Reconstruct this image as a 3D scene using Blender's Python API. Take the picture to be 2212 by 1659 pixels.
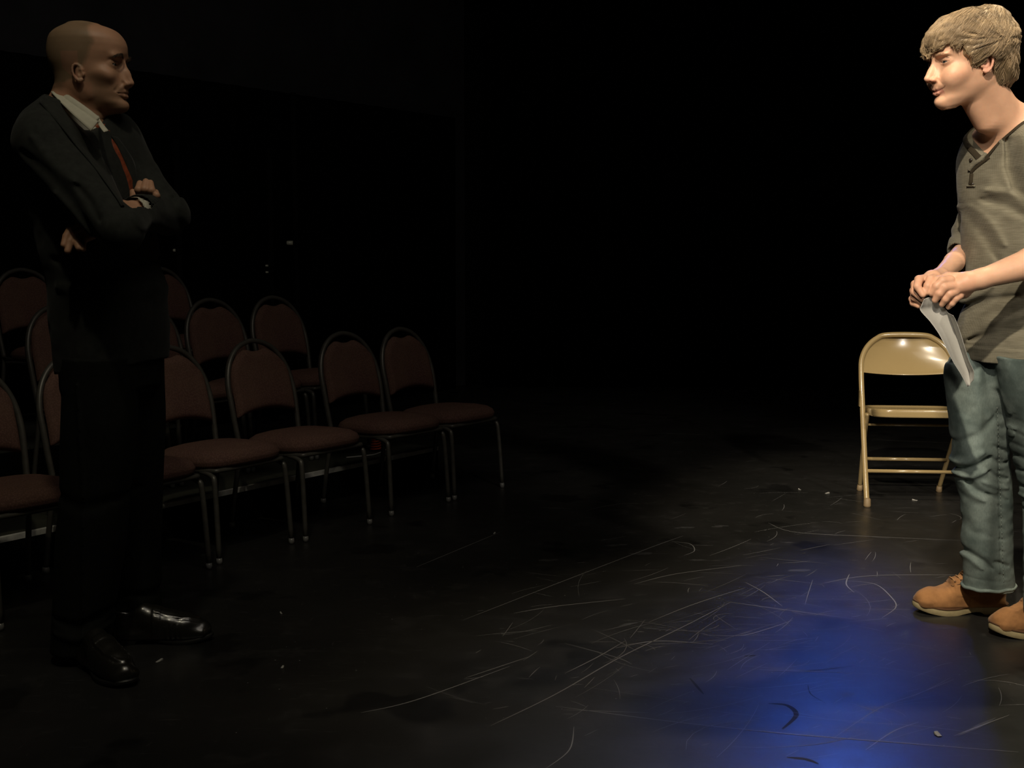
import bpy, bmesh, math, random
import numpy as np
from mathutils import Vector, Matrix
from mathutils.bvhtree import BVHTree
random.seed(7); RNG = np.random.default_rng(7)
for o in list(bpy.data.objects): bpy.data.objects.remove(o, do_unlink=True)
S = bpy.context.scene
COL = S.collection
# ------------------------------------------------------------------ camera, world, lamps, exposure
W, H, FPX, HOR, CH = 2212, 1659, 2600.0, 548.0, 1.18
PITCH = math.atan((H / 2 - HOR) / FPX)
cam_d = bpy.data.cameras.new('camera'); cam = bpy.data.objects.new('camera', cam_d); COL.objects.link(cam)
cam.location = (0, 0, CH); cam.rotation_euler = (math.pi / 2 - PITCH, 0, 0)
cam_d.sensor_width = 36.0; cam_d.lens = FPX * 36.0 / W; cam_d.clip_end = 60
S.camera = cam
S.view_settings.view_transform = 'Standard'; S.view_settings.look = 'None'
S.view_settings.gamma = 1.0; S.view_settings.exposure = 0.0; S.view_settings.use_curve_mapping = False
S.cycles.max_bounces = 5; S.cycles.diffuse_bounces = 3; S.cycles.glossy_bounces = 3
S.cycles.use_denoising = True
S.cycles.sample_clamp_indirect = 2.0
wd = bpy.data.worlds.new('world'); S.world = wd; wd.use_nodes = True
wd.node_tree.nodes['Background'].inputs[0].default_value = (0.62, 0.70, 0.55, 1)
wd.node_tree.nodes['Background'].inputs[1].default_value = 0.0015

def spot(name, loc, target, power, color, size_deg, blend, radius, sx=1.0):
    l = bpy.data.lights.new(name, 'SPOT'); l.energy = power; l.color = color
    l.spot_size = math.radians(size_deg); l.spot_blend = blend; l.shadow_soft_size = radius
    o = bpy.data.objects.new(name, l); COL.objects.link(o); o.location = loc
    o.rotation_euler = (Vector(target) - Vector(loc)).to_track_quat('-Z', 'Y').to_euler(); o.scale.x = sx
    return o
def area(name, loc, target, power, color, sx, sy):
    l = bpy.data.lights.new(name, 'AREA'); l.energy = power; l.color = color
    l.shape = 'RECTANGLE'; l.size = sx; l.size_y = sy
    o = bpy.data.objects.new(name, l); COL.objects.link(o); o.location = loc
    o.rotation_euler = (Vector(target) - Vector(loc)).to_track_quat('-Z', 'Y').to_euler()
    return o
spot('key_lamp', (-0.2, 0.1, 4.2), (1.55, 3.75, 1.0), 1000, (1.0, 0.86, 0.67), 30, 0.9, 0.06)
spot('top_lamp', (2.7, 4.6, 4.8), (1.6, 3.7, 1.5), 380, (1.0, 0.84, 0.58), 36, 0.8, 0.08)
spot('chair_fill', (0.4, 2.2, 4.8), (1.65, 5.1, 0.4), 480, (1.0, 0.86, 0.64), 26, 0.7, 0.08)  # added spot, evens out the light on the folding chair
spot('left_front_lamp', (-1.5, -1.8, 4.0), (1.65, 5.0, 0.5), 480, (1.0, 0.90, 0.76), 15, 0.8, 0.18)
spot('right_front_lamp', (3.4, -1.8, 4.0), (1.65, 5.0, 0.6), 600, (1.0, 0.90, 0.76), 20, 0.8, 0.18)
spot('man_lamp', (-0.7, 1.2, 4.7), (-1.1, 3.4, 1.2), 66, (1.0, 0.90, 0.64), 34, 0.9, 0.08)
spot('floor_fill', (1.0, 7.8, 4.6), (1.0, 2.6, 0.0), 85, (0.92, 0.92, 1.0), 28, 1.0, 0.30)  # added unseen spot from behind, brightens the stage floor with a grey sheen
spot('blue_lamp', (2.26, 8.0, 3.1), (0.62, 2.4, 0.0), 150, (0.07, 0.19, 1.0), 36, 1.0, 0.20, 0.30)
area('ambient_fill', (0.2, 2.2, 5.0), (-0.9, 5.0, 0), 34, (1.0, 0.90, 0.76), 3.0, 3.0)  # added ambient fill overhead, lifts the dark seating; no fixture of its own


# ------------------------------------------------------------------ camera geometry used only to read positions
def ray(px, py):
    F = Vector((0, math.cos(PITCH), -math.sin(PITCH))); U = Vector((0, math.sin(PITCH), math.cos(PITCH)))
    return F + Vector((1, 0, 0)) * ((px - W / 2) / FPX) - U * ((py - H / 2) / FPX)
def P(px, py, Y):
    d = ray(px, py); return Vector((0, 0, CH)) + d * (Y / d.y)
def FP(px, py, z=0.0):
    d = ray(px, py); return Vector((0, 0, CH)) + d * ((z - CH) / d.z)
def A(v): return np.array(v, dtype=np.float64)

# ------------------------------------------------------------------ object helpers
def put(name, me, mat=None, parent=None, smooth=True):
    o = bpy.data.objects.new(name, me); COL.objects.link(o)
    if mat is not None and len(me.materials) == 0: me.materials.append(mat)
    if smooth: me.polygons.foreach_set('use_smooth', [True] * len(me.polygons))
    if parent is not None:
        o.parent = parent
        o.location = -Vector(parent.get('_org', (0, 0, 0)))
    return o
def empty(name, loc=(0, 0, 0), rz=0.0):
    o = bpy.data.objects.new(name, None); COL.objects.link(o); o.location = loc; o.rotation_euler = (0, 0, rz)
    o.empty_display_size = 0.1
    return o
def world_empty(name, loc):
    """an Empty at a thing's base whose parts are built in world coordinates"""
    o = empty(name, loc); o['_org'] = tuple(loc); return o
def tag(o, label, cat, group=None, kind=None):
    o['label'] = label
    if cat: o['category'] = cat
    if group: o['group'] = group
    if kind: o['kind'] = kind
    return o
def me_from(verts, faces, name='mesh'):
    me = bpy.data.meshes.new(name); me.from_pydata([tuple(v) for v in verts], [], faces); me.validate(); me.update(); return me
def me_arrays(V, Q, name='mesh'):
    me = bpy.data.meshes.new(name); n = len(V); m = len(Q); k = Q.shape[1]
    me.vertices.add(n); me.vertices.foreach_set('co', V.astype(np.float32).ravel())
    me.loops.add(m * k); me.loops.foreach_set('vertex_index', Q.astype(np.int32).ravel())
    me.polygons.add(m); me.polygons.foreach_set('loop_start', (np.arange(m) * k).astype(np.int32))
    me.update(calc_edges=True); me.validate(); return me
def set_col(me, rgb):
    a = me.color_attributes.new('Col', 'FLOAT_COLOR', 'POINT')
    c = np.ones((len(me.vertices), 4), np.float32); c[:, :3] = rgb; a.data.foreach_set('color', c.ravel())
def smooth_path(pts, n=6, closed=False):
    """Catmull-Rom through pts"""
    p = [A(q) for q in pts]; out = []; m = len(p)
    rng = range(m) if closed else range(m - 1)
    for i in rng:
        p0 = p[(i - 1) % m] if closed or i > 0 else p[i]; p1 = p[i]; p2 = p[(i + 1) % m]
        p3 = p[(i + 2) % m] if closed or i + 2 < m else p2
        for k in range(n):
            t = k / n
            out.append(0.5 * ((2 * p1) + (-p0 + p2) * t + (2 * p0 - 5 * p1 + 4 * p2 - p3) * t * t + (-p0 + 3 * p1 - 3 * p2 + p3) * t ** 3))
    if not closed: out.append(p[-1])
    return out
def tube_vf(path, rad, seg=8, closed=False, caps=True, flat=1.0, up=None):
    p = np.array([A(q) for q in path]); n = len(p)
    rad = np.broadcast_to(np.array(rad, float), (n,)) if np.ndim(rad) == 0 or len(np.atleast_1d(rad)) == n else np.interp(np.linspace(0, 1, n), np.linspace(0, 1, len(rad)), rad)
    T = np.zeros_like(p)
    for i in range(n):
        a = p[(i - 1) % n] if closed or i > 0 else p[i]; b = p[(i + 1) % n] if closed or i < n - 1 else p[i]
        t = b - a; T[i] = t / (np.linalg.norm(t) + 1e-12)
    u = A(up) if up is not None else (np.array([0, 0, 1.0]) if abs(T[0][2]) < 0.9 else np.array([1.0, 0, 0]))
    V = []; F = []
    for i in range(n):
        if up is not None: u = A(up)
        u = u - T[i] * np.dot(u, T[i]); u /= np.linalg.norm(u) + 1e-12
        v = np.cross(T[i], u)
        for s in range(seg):
            a = 2 * math.pi * s / seg
            V.append(p[i] + (u * math.cos(a) * flat + v * math.sin(a)) * rad[i])
    for i in range(n if closed else n - 1):
        j = (i + 1) % n
        for s in range(seg):
            t = (s + 1) % seg; F.append((i * seg + s, i * seg + t, j * seg + t, j * seg + s))
    if caps and not closed:
        F.append(tuple(range(seg - 1, -1, -1))); F.append(tuple((n - 1) * seg + s for s in range(seg)))
    return V, F
class MB:
    def __init__(s): s.v = []; s.f = []
    def add(s, vf, M=None):
        V, F = vf; k = len(s.v)
        if M is not None: V = [M @ Vector(v) for v in V]
        s.v += [tuple(v) for v in V]; s.f += [tuple(i + k for i in f) for f in F]; return s
    def tube(s, path, rad, **kw): return s.add(tube_vf(path, rad, **kw))
    def me(s, name='mesh'): return me_from(s.v, s.f, name)
def box_vf(lo, hi):
    x0, y0, z0 = lo; x1, y1, z1 = hi
    return ([(x0, y0, z0), (x1, y0, z0), (x1, y1, z0), (x0, y1, z0), (x0, y0, z1), (x1, y0, z1), (x1, y1, z1), (x0, y1, z1)],
            [(0, 3, 2, 1), (4, 5, 6, 7), (0, 1, 5, 4), (1, 2, 6, 5), (2, 3, 7, 6), (3, 0, 4, 7)])
def bevel(me, w, seg=2):
    bm = bmesh.new(); bm.from_mesh(me)
    bmesh.ops.bevel(bm, geom=[e for e in bm.edges if len(e.link_faces) == 2 and e.calc_face_angle(0) > 0.5], offset=w, segments=seg, affect='EDGES', profile=0.5)
    bm.to_mesh(me); bm.free(); me.update(); return me
def autosmooth(me, ang=40):
    bm = bmesh.new(); bm.from_mesh(me)
    for e in bm.edges: e.smooth = not (len(e.link_faces) == 2 and e.calc_face_angle(0) > math.radians(ang))
    bm.to_mesh(me); bm.free(); return me
def grid_me(fn, nu, nv, thick=0.0, closed_u=False):
    """surface fn(u,v)->point, optionally thickened along its normal into a closed slab"""
    G = np.array([[A(fn(i / (nu - 1 if not closed_u else nu), j / (nv - 1))) for j in range(nv)] for i in range(nu)])
    du = np.gradient(G, axis=0); dv = np.gradient(G, axis=1); N = np.cross(du, dv); N /= np.linalg.norm(N, axis=2, keepdims=True) + 1e-12
    V = list(G.reshape(-1, 3)); F = []
    m = nu if closed_u else nu - 1
    for i in range(m):
        for j in range(nv - 1):
            k = (i + 1) % nu; F.append((i * nv + j, k * nv + j, k * nv + j + 1, i * nv + j + 1))
    if thick:
        B = nu * nv; V += list((G - N * thick).reshape(-1, 3)); F += [tuple(B + q for q in reversed(f)) for f in F]
        for j in range(nv - 1):
            if not closed_u:
                F.append((j, j + 1, B + j + 1, B + j)); k = (nu - 1) * nv; F.append((k + j + 1, k + j, B + k + j, B + k + j + 1))
        for i in range(m):
            k = (i + 1) % nu
            F.append((k * nv, i * nv, B + i * nv, B + k * nv)); F.append((i * nv + nv - 1, k * nv + nv - 1, B + k * nv + nv - 1, B + i * nv + nv - 1))
    me = me_from(V, F); bm = bmesh.new(); bm.from_mesh(me); bmesh.ops.recalc_face_normals(bm, faces=bm.faces); bm.to_mesh(me); bm.free(); return me

# ------------------------------------------------------------------ noise
def _h(ix, iy, iz, s):
    n = (ix.astype(np.int64) * 374761393 + iy.astype(np.int64) * 668265263 + iz.astype(np.int64) * 1274126177 + s * 974711) & 0xffffffff
    n = ((n ^ (n >> 13)) * 1274126177) & 0xffffffff
    return ((n ^ (n >> 16)) & 0xffff).astype(np.float64) / 32767.5 - 1.0
def vnoise(p, sc, seed=0):
    q = p * sc + 100.0; i = np.floor(q); f = q - i; f = f * f * (3 - 2 * f); i = i.astype(np.int64); r = 0
    for dx in (0, 1):
        wx = f[..., 0] if dx else 1 - f[..., 0]
        for dy in (0, 1):
            wy = f[..., 1] if dy else 1 - f[..., 1]
            for dz in (0, 1):
                wz = f[..., 2] if dz else 1 - f[..., 2]
                r = r + wx * wy * wz * _h(i[..., 0] + dx, i[..., 1] + dy, i[..., 2] + dz, seed)
    return r

# ------------------------------------------------------------------ implicit bodies, meshed by surface nets
def smin(a, b, k):
    if k <= 0: return np.minimum(a, b)
    h = np.maximum(k - np.abs(a - b), 0) / k
    return np.minimum(a, b) - h * h * k * 0.25
class Body:
    def __init__(s): s.ops = []
    def _o(s, kind, fn, lo, hi, k): s.ops.append((kind, fn, A(lo), A(hi), k)); return s
    def add(s, prim, k=0.01): return s._o('+', prim[0], prim[1], prim[2], k)
    def sub(s, prim, k=0.005): return s._o('-', prim[0], prim[1], prim[2], k)
    def isect(s, prim, k=0.0): return s._o('&', prim[0], prim[1], prim[2], k)
    def disp(s, fn, lo, hi): return s._o('d', fn, lo, hi, 0)
    def ev(s, p, ops=None):
        d = np.full(p.shape[:-1], 1.0)
        for kind, fn, lo, hi, k in (ops if ops is not None else s.ops):
            if kind == '+': d = smin(d, fn(p), k)
            elif kind == '-': d = -smin(-d, fn(p), k)
            elif kind == '&': d = -smin(-d, -fn(p), k)
            else: d = d + fn(p, d)
        return d
    def mesh(s, name, h=0.006, fine=(), pad=0.02, colfn=None):
        adds = [o for o in s.ops if o[0] == '+']
        lo = np.min([o[2] for o in adds], axis=0) - pad; hi = np.max([o[3] for o in adds], axis=0) + pad
        ax = []
        for a in range(3):
            iv = [(f[0][a], f[1][a], f[2]) for f in fine]; x = lo[a]; out = [x]
            while x < hi[a]:
                st = h
                for (u, v, hh) in iv:
                    if u <= x <= v: st = min(st, hh)
                    elif x < u < x + st: st = max(hh, min(st, u - x + hh * 0.5))
                x += st; out.append(x)
            ax.append(np.array(out))
        X, Y, Z = ax; n = [len(X), len(Y), len(Z)]
        D = np.ones(n, np.float32); C = 16
        for i in range(0, n[0] - 1, C):
            for j in range(0, n[1] - 1, C):
                for k in range(0, n[2] - 1, C):
                    i2, j2, k2 = min(i + C, n[0] - 1), min(j + C, n[1] - 1), min(k + C, n[2] - 1)
                    l = np.array([X[i], Y[j], Z[k]]); u = np.array([X[i2], Y[j2], Z[k2]])
                    ops = []; hit = False
                    for o in s.ops:
                        m = o[4] + 0.006
                        if o[0] == '&' or (np.all(o[2] - m <= u) and np.all(o[3] + m >= l)):
                            ops.append(o); hit = hit or o[0] == '+'
                    if not hit: continue
                    p = np.stack(np.meshgrid(X[i:i2 + 1], Y[j:j2 + 1], Z[k:k2 + 1], indexing='ij'), -1)
                    D[i:i2 + 1, j:j2 + 1, k:k2 + 1] = s.ev(p, ops)
        D[0] = D[-1] = 1; D[:, 0] = D[:, -1] = 1; D[:, :, 0] = D[:, :, -1] = 1
        B = D < 0
        c = [(a, b, e) for a in (0, 1) for b in (0, 1) for e in (0, 1)]
        sl = lambda G, t: G[t[0]:n[0] - 1 + t[0], t[1]:n[1] - 1 + t[1], t[2]:n[2] - 1 + t[2]]
        an = np.zeros([q - 1 for q in n], bool); al = np.ones([q - 1 for q in n], bool)
        for t in c: b = sl(B, t); an |= b; al &= b
        I, J, K = np.nonzero(an & ~al); del al
        idx = np.full([q - 1 for q in n], -1, np.int32); idx[I, J, K] = np.arange(len(I))
        val = {t: D[I + t[0], J + t[1], K + t[2]].astype(np.float64) for t in c}
        acc = np.zeros((len(I), 3)); cnt = np.zeros(len(I))
        co = lambda t: np.stack([X[I + t[0]], Y[J + t[1]], Z[K + t[2]]], 1)
        for t in c:
            for a in range(3):
                if t[a] == 0:
                    t2 = tuple(1 if q == a else t[q] for q in range(3)); v0, v1 = val[t], val[t2]
                    m = (v0 < 0) != (v1 < 0); w = np.where(m, v0 / np.where(m, v0 - v1, 1), 0)
                    pt = co(t) + (co(t2) - co(t)) * w[:, None]; acc[m] += pt[m]; cnt[m] += 1
        V = acc / cnt[:, None]
        Q = []
        for a in range(3):
            b, e = (a + 1) % 3, (a + 2) % 3
            s0 = [slice(None)] * 3; s1 = [slice(None)] * 3; s0[a] = slice(0, -1); s1[a] = slice(1, None)
            m = B[tuple(s0)] != B[tuple(s1)]
            ii = list(np.nonzero(m)); ok = (ii[b] > 0) & (ii[e] > 0) & (ii[b] < n[b] - 1) & (ii[e] < n[e] - 1)
            ii = [q[ok] for q in ii]; neg = B[tuple(ii)]
            def cell(db, de):
                q = [r.copy() for r in ii]; q[b] = q[b] + db; q[e] = q[e] + de; return idx[tuple(q)]
            q = np.stack([cell(-1, -1), cell(0, -1), cell(0, 0), cell(-1, 0)], 1)
            q[~neg] = q[~neg][:, ::-1]; Q.append(q)
        Q = np.concatenate(Q); Q = Q[(Q >= 0).all(1)]
        me = me_arrays(V, Q, name)
        if colfn is not None:
            v = np.empty(len(me.vertices) * 3, np.float32); me.vertices.foreach_get('co', v); set_col(me, colfn(v.reshape(-1, 3).astype(np.float64)))
        return me
# primitives: (function, box low, box high)
def ell(c, r, R=None):
    c = A(c); r = A(r) if np.ndim(r) else np.array([r, r, r], float); M = None if R is None else np.array(R, float)
    def f(p):
        q = p - c
        if M is not None: q = q @ M
        k0 = np.sqrt(((q / r) ** 2).sum(-1)); k1 = np.sqrt(((q / (r * r)) ** 2).sum(-1)) + 1e-9
        return k0 * (k0 - 1) / k1
    m = r.max() if M is not None else r
    return f, c - m, c + m
def cone(a, b, ra, rb, n=None, s=1.0):
    a, b = A(a), A(b); d = b - a; L = (d * d).sum() + 1e-12
    nn = None if n is None else A(n) / np.linalg.norm(A(n))
    def f(p):
        q = p - a; t = np.clip((q @ d) / L, 0, 1); o = q - t[..., None] * d
        if nn is not None: o = o + nn * ((o @ nn) * (1 / s - 1))[..., None]
        return (np.sqrt((o * o).sum(-1)) - (ra + (rb - ra) * t)) * min(1, s)
    r = max(ra, rb) * max(1, s)
    return f, np.minimum(a, b) - r, np.maximum(a, b) + r
def chain(pts, rad, k=0.004):
    cs = [cone(pts[i], pts[i + 1], rad[i], rad[i + 1]) for i in range(len(pts) - 1)]
    def f(p):
        d = cs[0][0](p)
        for c in cs[1:]: d = smin(d, c[0](p), k)
        return d
    return f, np.min([c[1] for c in cs], 0), np.max([c[2] for c in cs], 0)
def rbox(c, hs, R=None, rad=0.004):
    c = A(c); hs = A(hs) - rad; M = None if R is None else np.array(R, float)
    def f(p):
        q = p - c
        if M is not None: q = q @ M
        q = np.abs(q) - hs
        return np.sqrt((np.maximum(q, 0) ** 2).sum(-1)) + np.minimum(q.max(-1), 0) - rad
    m = np.linalg.norm(hs + rad) if M is not None else hs + rad
    return f, c - m, c + m
def zloft(rows, ang, e=2.0, zlo=None, zhi=None, ang_top=None):
    """rows: (z, cx, cy, half depth a, half width b); ang: heading of the front"""
    r = np.array(sorted(rows), float); z0, z1 = r[0, 0], r[-1, 0]
    zz = np.linspace(z0, z1, 200); K = []
    for j in range(1, 5):
        v = np.interp(zz, r[:, 0], r[:, j]); w = 9; v2 = np.convolve(np.pad(v, w, mode='edge'), np.ones(2 * w + 1) / (2 * w + 1), 'valid'); K.append(v2)
    at = ang if ang_top is None else ang_top
    def f(p):
        z = np.clip(p[..., 2], z0, z1); t = (z - z0) / (z1 - z0); g = ang + (at - ang) * t
        cx, cy, a, b = [np.interp(z, zz, q) for q in K]
        x, y = p[..., 0] - cx, p[..., 1] - cy; u = x * np.cos(g) + y * np.sin(g); v = -x * np.sin(g) + y * np.cos(g)
        qn = (np.abs(u / a) ** e + np.abs(v / b) ** e) ** (1 / e)
        d = (qn - 1) * np.minimum(a, b)
        over = np.maximum(z0 - p[..., 2], p[..., 2] - z1)
        return np.where(over > 0, np.sqrt(np.maximum(d, 0) ** 2 + over ** 2), np.maximum(d, over))
    m = max(r[:, 3].max(), r[:, 4].max())
    return f, np.array([r[:, 1].min() - m, r[:, 2].min() - m, z0]), np.array([r[:, 1].max() + m, r[:, 2].max() + m, z1])
def half(pt, nrm, big=3.0):
    """half space behind the plane (normal points out)"""
    pt, nrm = A(pt), A(nrm) / np.linalg.norm(A(nrm))
    return (lambda p: (p - pt) @ nrm), A(pt) - big, A(pt) + big
def strokes(lst, axis_u, axis_v, front=None):
    """creases and ridges as real relief: each (points in the plane of axis_u / axis_v, width, height)"""
    au, av = A(axis_u), A(axis_v)
    L = [([((A(q) @ au), (A(q) @ av)) for q in pts], w, h) for pts, w, h in lst]
    def f(p, d):
        u, v = p @ au, p @ av; r = np.zeros_like(d); near = np.abs(d) < 0.03
        for pts, w, h in L:
            best = np.full_like(d, 9.0)
            for i in range(len(pts) - 1):
                ax, ay = pts[i]; bx, by = pts[i + 1]; dx, dy = bx - ax, by - ay
                t = np.clip(((u - ax) * dx + (v - ay) * dy) / (dx * dx + dy * dy + 1e-12), 0, 1)
                e = 1 - 0.5 * np.abs(2 * (i + t) / (len(pts) - 1) - 1) ** 3
                best = np.minimum(best, np.hypot(u - ax - t * dx, v - ay - t * dy) / e)
            r -= h * np.exp(-(best / w) ** 2)
        if front is not None: r = r * np.clip(((p - A(front[0])) @ A(front[1])) / 0.03 + 0.5, 0, 1)
        return np.where(near, r, 0)
    return f
def bvh_of(ob):
    me = ob.data; M = Matrix.Translation(Vector(ob.parent.get('_org', (0, 0, 0))) if ob.parent else (0, 0, 0)) @ Matrix.Translation(ob.location)
    return BVHTree.FromPolygons([M @ v.co for v in me.vertices], [tuple(p.vertices) for p in me.polygons])
def on(bv, px, py, lift=0.0, Yd=None):
    """the point of a finished surface that is seen at a place of the photograph"""
    d = ray(px, py).normalized(); h, n, i, _ = bv.ray_cast(Vector((0, 0, CH)), d)
    if h is None: return (P(px, py, Yd) if Yd else None)
    if n.dot(d) > 0: n = -n
    return h + n * lift
# ------------------------------------------------------------------ materials
def nodes(name):
    m = bpy.data.materials.new(name); m.use_nodes = True; nt = m.node_tree; b = nt.nodes['Principled BSDF']
    return m, nt, b
def N(nt, typ, **kw):
    n = nt.nodes.new(typ)
    for k, v in kw.items():
        if k.startswith('i_'): n.inputs[k[2:].replace('_', ' ')].default_value = v
        else: setattr(n, k, v)
    return n
def ramp(nt, src, stops):
    r = nt.nodes.new('ShaderNodeValToRGB'); nt.links.new(src, r.inputs[0]); e = r.color_ramp.elements
    while len(e) < len(stops): e.new(0.5)
    for i, (p, c) in enumerate(stops): e[i].position = p; e[i].color = (c, c, c, 1) if not isinstance(c, tuple) else (*c, 1)
    return r.outputs[0]
def mix(nt, fac, a, b, mode='MIX'):
    m = nt.nodes.new('ShaderNodeMix'); m.data_type = 'RGBA'; m.blend_type = mode
    for s, v in ((m.inputs[0], fac), (m.inputs[6], a), (m.inputs[7], b)):
        if hasattr(v, 'is_output') or isinstance(v, bpy.types.NodeSocket): nt.links.new(v, s)
        elif isinstance(v, tuple): s.default_value = (*v, 1)
        else: s.default_value = v
    return m.outputs[2]
def coords(nt, scale=(1, 1, 1), rot=(0, 0, 0), kind='Object'):
    t = nt.nodes.new('ShaderNodeTexCoord'); m = nt.nodes.new('ShaderNodeMapping')
    m.inputs['Scale'].default_value = scale; m.inputs['Rotation'].default_value = rot
    nt.links.new(t.outputs[kind], m.inputs[0]); return m.outputs[0]
def noise(nt, vec, scale, detail=4, rough=0.55):
    n = N(nt, 'ShaderNodeTexNoise'); n.inputs['Scale'].default_value = scale; n.inputs['Detail'].default_value = detail
    n.inputs['Roughness'].default_value = rough; nt.links.new(vec, n.inputs['Vector']); return n.outputs['Fac']
def bump(nt, b, h, strength, dist):
    n = nt.nodes.new('ShaderNodeBump'); n.inputs['Strength'].default_value = strength; n.inputs['Distance'].default_value = dist
    nt.links.new(h, n.inputs['Height']); nt.links.new(n.outputs[0], b.inputs['Normal']); return n
def mat(name, col, rough=0.5, metal=0.0, spec=0.5, var=None, bmp=None, attr=False, coat=0.0, sheen=0.0, sss=0.0):
    m, nt, b = nodes(name)
    b.inputs['Base Color'].default_value = (*col, 1); b.inputs['Roughness'].default_value = rough
    b.inputs['Metallic'].default_value = metal; b.inputs['Specular IOR Level'].default_value = spec
    b.inputs['Coat Weight'].default_value = coat; b.inputs['Coat Roughness'].default_value = 0.08
    b.inputs['Sheen Weight'].default_value = sheen
    if sss:
        b.inputs['Subsurface Weight'].default_value = sss; b.inputs['Subsurface Radius'].default_value = (1.0, 0.35, 0.2); b.inputs['Subsurface Scale'].default_value = 0.008
    c = None; vec = coords(nt)
    if attr:
        a = N(nt, 'ShaderNodeAttribute'); a.attribute_name = 'Col'; c = a.outputs['Color']
        nt.links.new(c, b.inputs['Base Color'])
    if var:
        sc, am = var; n = noise(nt, vec, sc)
        v = ramp(nt, n, [(0.3, 1 - am), (0.7, 1 + am)])
        o = mix(nt, 1.0, c if c is not None else tuple(col), v, 'MULTIPLY'); nt.links.new(o, b.inputs['Base Color'])
    if bmp:
        sc, st, di = bmp; bump(nt, b, noise(nt, vec, sc), st, di)
    return m
M = {}
M['skin'] = mat('skin', (0.6, 0.35, 0.24), 0.48, spec=0.35, var=(28, 0.06), bmp=(700, 0.12, 0.001), attr=True, sss=0.12)
M['nail'] = mat('nail', (0.62, 0.40, 0.32), 0.3)
M['eyeball'] = mat('eyeball', (0.5, 0.5, 0.48), 0.12, attr=True)
M['brow_dark'] = mat('brow_hair', (0.06, 0.035, 0.02), 0.7)
M['brow_fair'] = mat('fair_brow_hair', (0.22, 0.13, 0.06), 0.7)
M['mouth'] = mat('mouth_inside', (0.08, 0.015, 0.012), 0.6)
M['suit'] = mat('black_suit_wool', (0.018, 0.020, 0.017), 0.85, spec=0.25, var=(60, 0.25), bmp=(900, 0.25, 0.0006), sheen=0.06)
M['trouser'] = mat('black_trouser_wool', (0.008, 0.009, 0.0075), 0.9, spec=0.2, var=(60, 0.25), bmp=(900, 0.2, 0.0006))
M['lining'] = mat('jacket_lining', (0.01, 0.009, 0.008), 0.5)
M['shirt_white'] = mat('white_shirt_cotton', (0.55, 0.53, 0.42), 0.8, var=(40, 0.06))
M['tie'] = mat('rust_silk_tie', (0.24, 0.055, 0.022), 0.4, var=(90, 0.4))
M['gold'] = mat('ring_metal', (0.8, 0.75, 0.65), 0.2, 1.0)
M['shoe_black'] = mat('polished_black_leather', (0.014, 0.013, 0.010), 0.30, spec=1.0, bmp=(120, 0.12, 0.002), coat=0.4)
M['sole_black'] = mat('black_shoe_sole', (0.01, 0.01, 0.009), 0.5)
M['button_dark'] = mat('dark_button', (0.02, 0.015, 0.01), 0.3)
# henley knit: a real grid of small ribs as relief
def knit():
    m, nt, b = nodes('waffle_knit'); vec = coords(nt)
    w1 = N(nt, 'ShaderNodeTexWave', wave_type='BANDS', bands_direction='Z'); w1.inputs['Scale'].default_value = 62; w1.inputs['Distortion'].default_value = 0.6; w1.inputs['Detail Scale'].default_value = 3
    w2 = N(nt, 'ShaderNodeTexWave', wave_type='BANDS', bands_direction='X'); w2.inputs['Scale'].default_value = 90; w2.inputs['Distortion'].default_value = 0.6; w2.inputs['Detail Scale'].default_value = 3
    nt.links.new(vec, w1.inputs[0]); nt.links.new(vec, w2.inputs[0])
    mm = N(nt, 'ShaderNodeMath', operation='ADD'); nt.links.new(w1.outputs['Fac'], mm.inputs[0]); nt.links.new(w2.outputs['Fac'], mm.inputs[1])
    bump(nt, b, mm.outputs[0], 0.2, 0.0008)
    n = noise(nt, coords(nt, (8, 8, 90)), 3, 3)
    c = mix(nt, ramp(nt, n, [(0.3, 0.0), (0.7, 1.0)]), (0.128, 0.117, 0.084), (0.178, 0.165, 0.122))
    c = mix(nt, ramp(nt, mm.outputs[0], [(0.2, 0.35), (0.9, 0.0)]), c, (0.095, 0.085, 0.058))
    nt.links.new(c, b.inputs['Base Color']); b.inputs['Roughness'].default_value = 0.95; b.inputs['Specular IOR Level'].default_value = 0.15
    b.inputs['Sheen Weight'].default_value = 0.08
    return m
M['knit'] = knit()
M['knit_trim'] = mat('dark_knit_trim', (0.035, 0.028, 0.018), 0.95, spec=0.1, bmp=(500, 0.5, 0.001))
def denim():
    m, nt, b = nodes('washed_denim'); vec = coords(nt)
    n1 = noise(nt, vec, 7, 4, 0.6); n2 = noise(nt, coords(nt, (60, 60, 14)), 6, 4, 0.7)
    c = mix(nt, ramp(nt, n1, [(0.36, 0.0), (0.62, 1.0)]), (0.080, 0.108, 0.100), (0.195, 0.240, 0.220))
    c = mix(nt, ramp(nt, n2, [(0.35, 0.35), (0.65, 0.0)]), c, (0.05, 0.07, 0.066))
    a = N(nt, 'ShaderNodeAttribute'); a.attribute_name = 'Col'; c = mix(nt, 1.0, c, a.outputs['Color'], 'MULTIPLY')
    nt.links.new(c, b.inputs['Base Color']); b.inputs['Roughness'].default_value = 0.9; b.inputs['Specular IOR Level'].default_value = 0.2
    w = N(nt, 'ShaderNodeTexWave', wave_type='BANDS', bands_direction='DIAGONAL'); w.inputs['Scale'].default_value = 180; nt.links.new(vec, w.inputs[0])
    mm = N(nt, 'ShaderNodeMath', operation='ADD'); nt.links.new(noise(nt, vec, 400), mm.inputs[0]); nt.links.new(noise(nt, vec, 160), mm.inputs[1])
    bump(nt, b, mm.outputs[0], 0.25, 0.0012); return m
M['denim'] = denim()
M['stitch'] = mat('denim_stitching', (0.17, 0.20, 0.18), 0.9)
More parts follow.
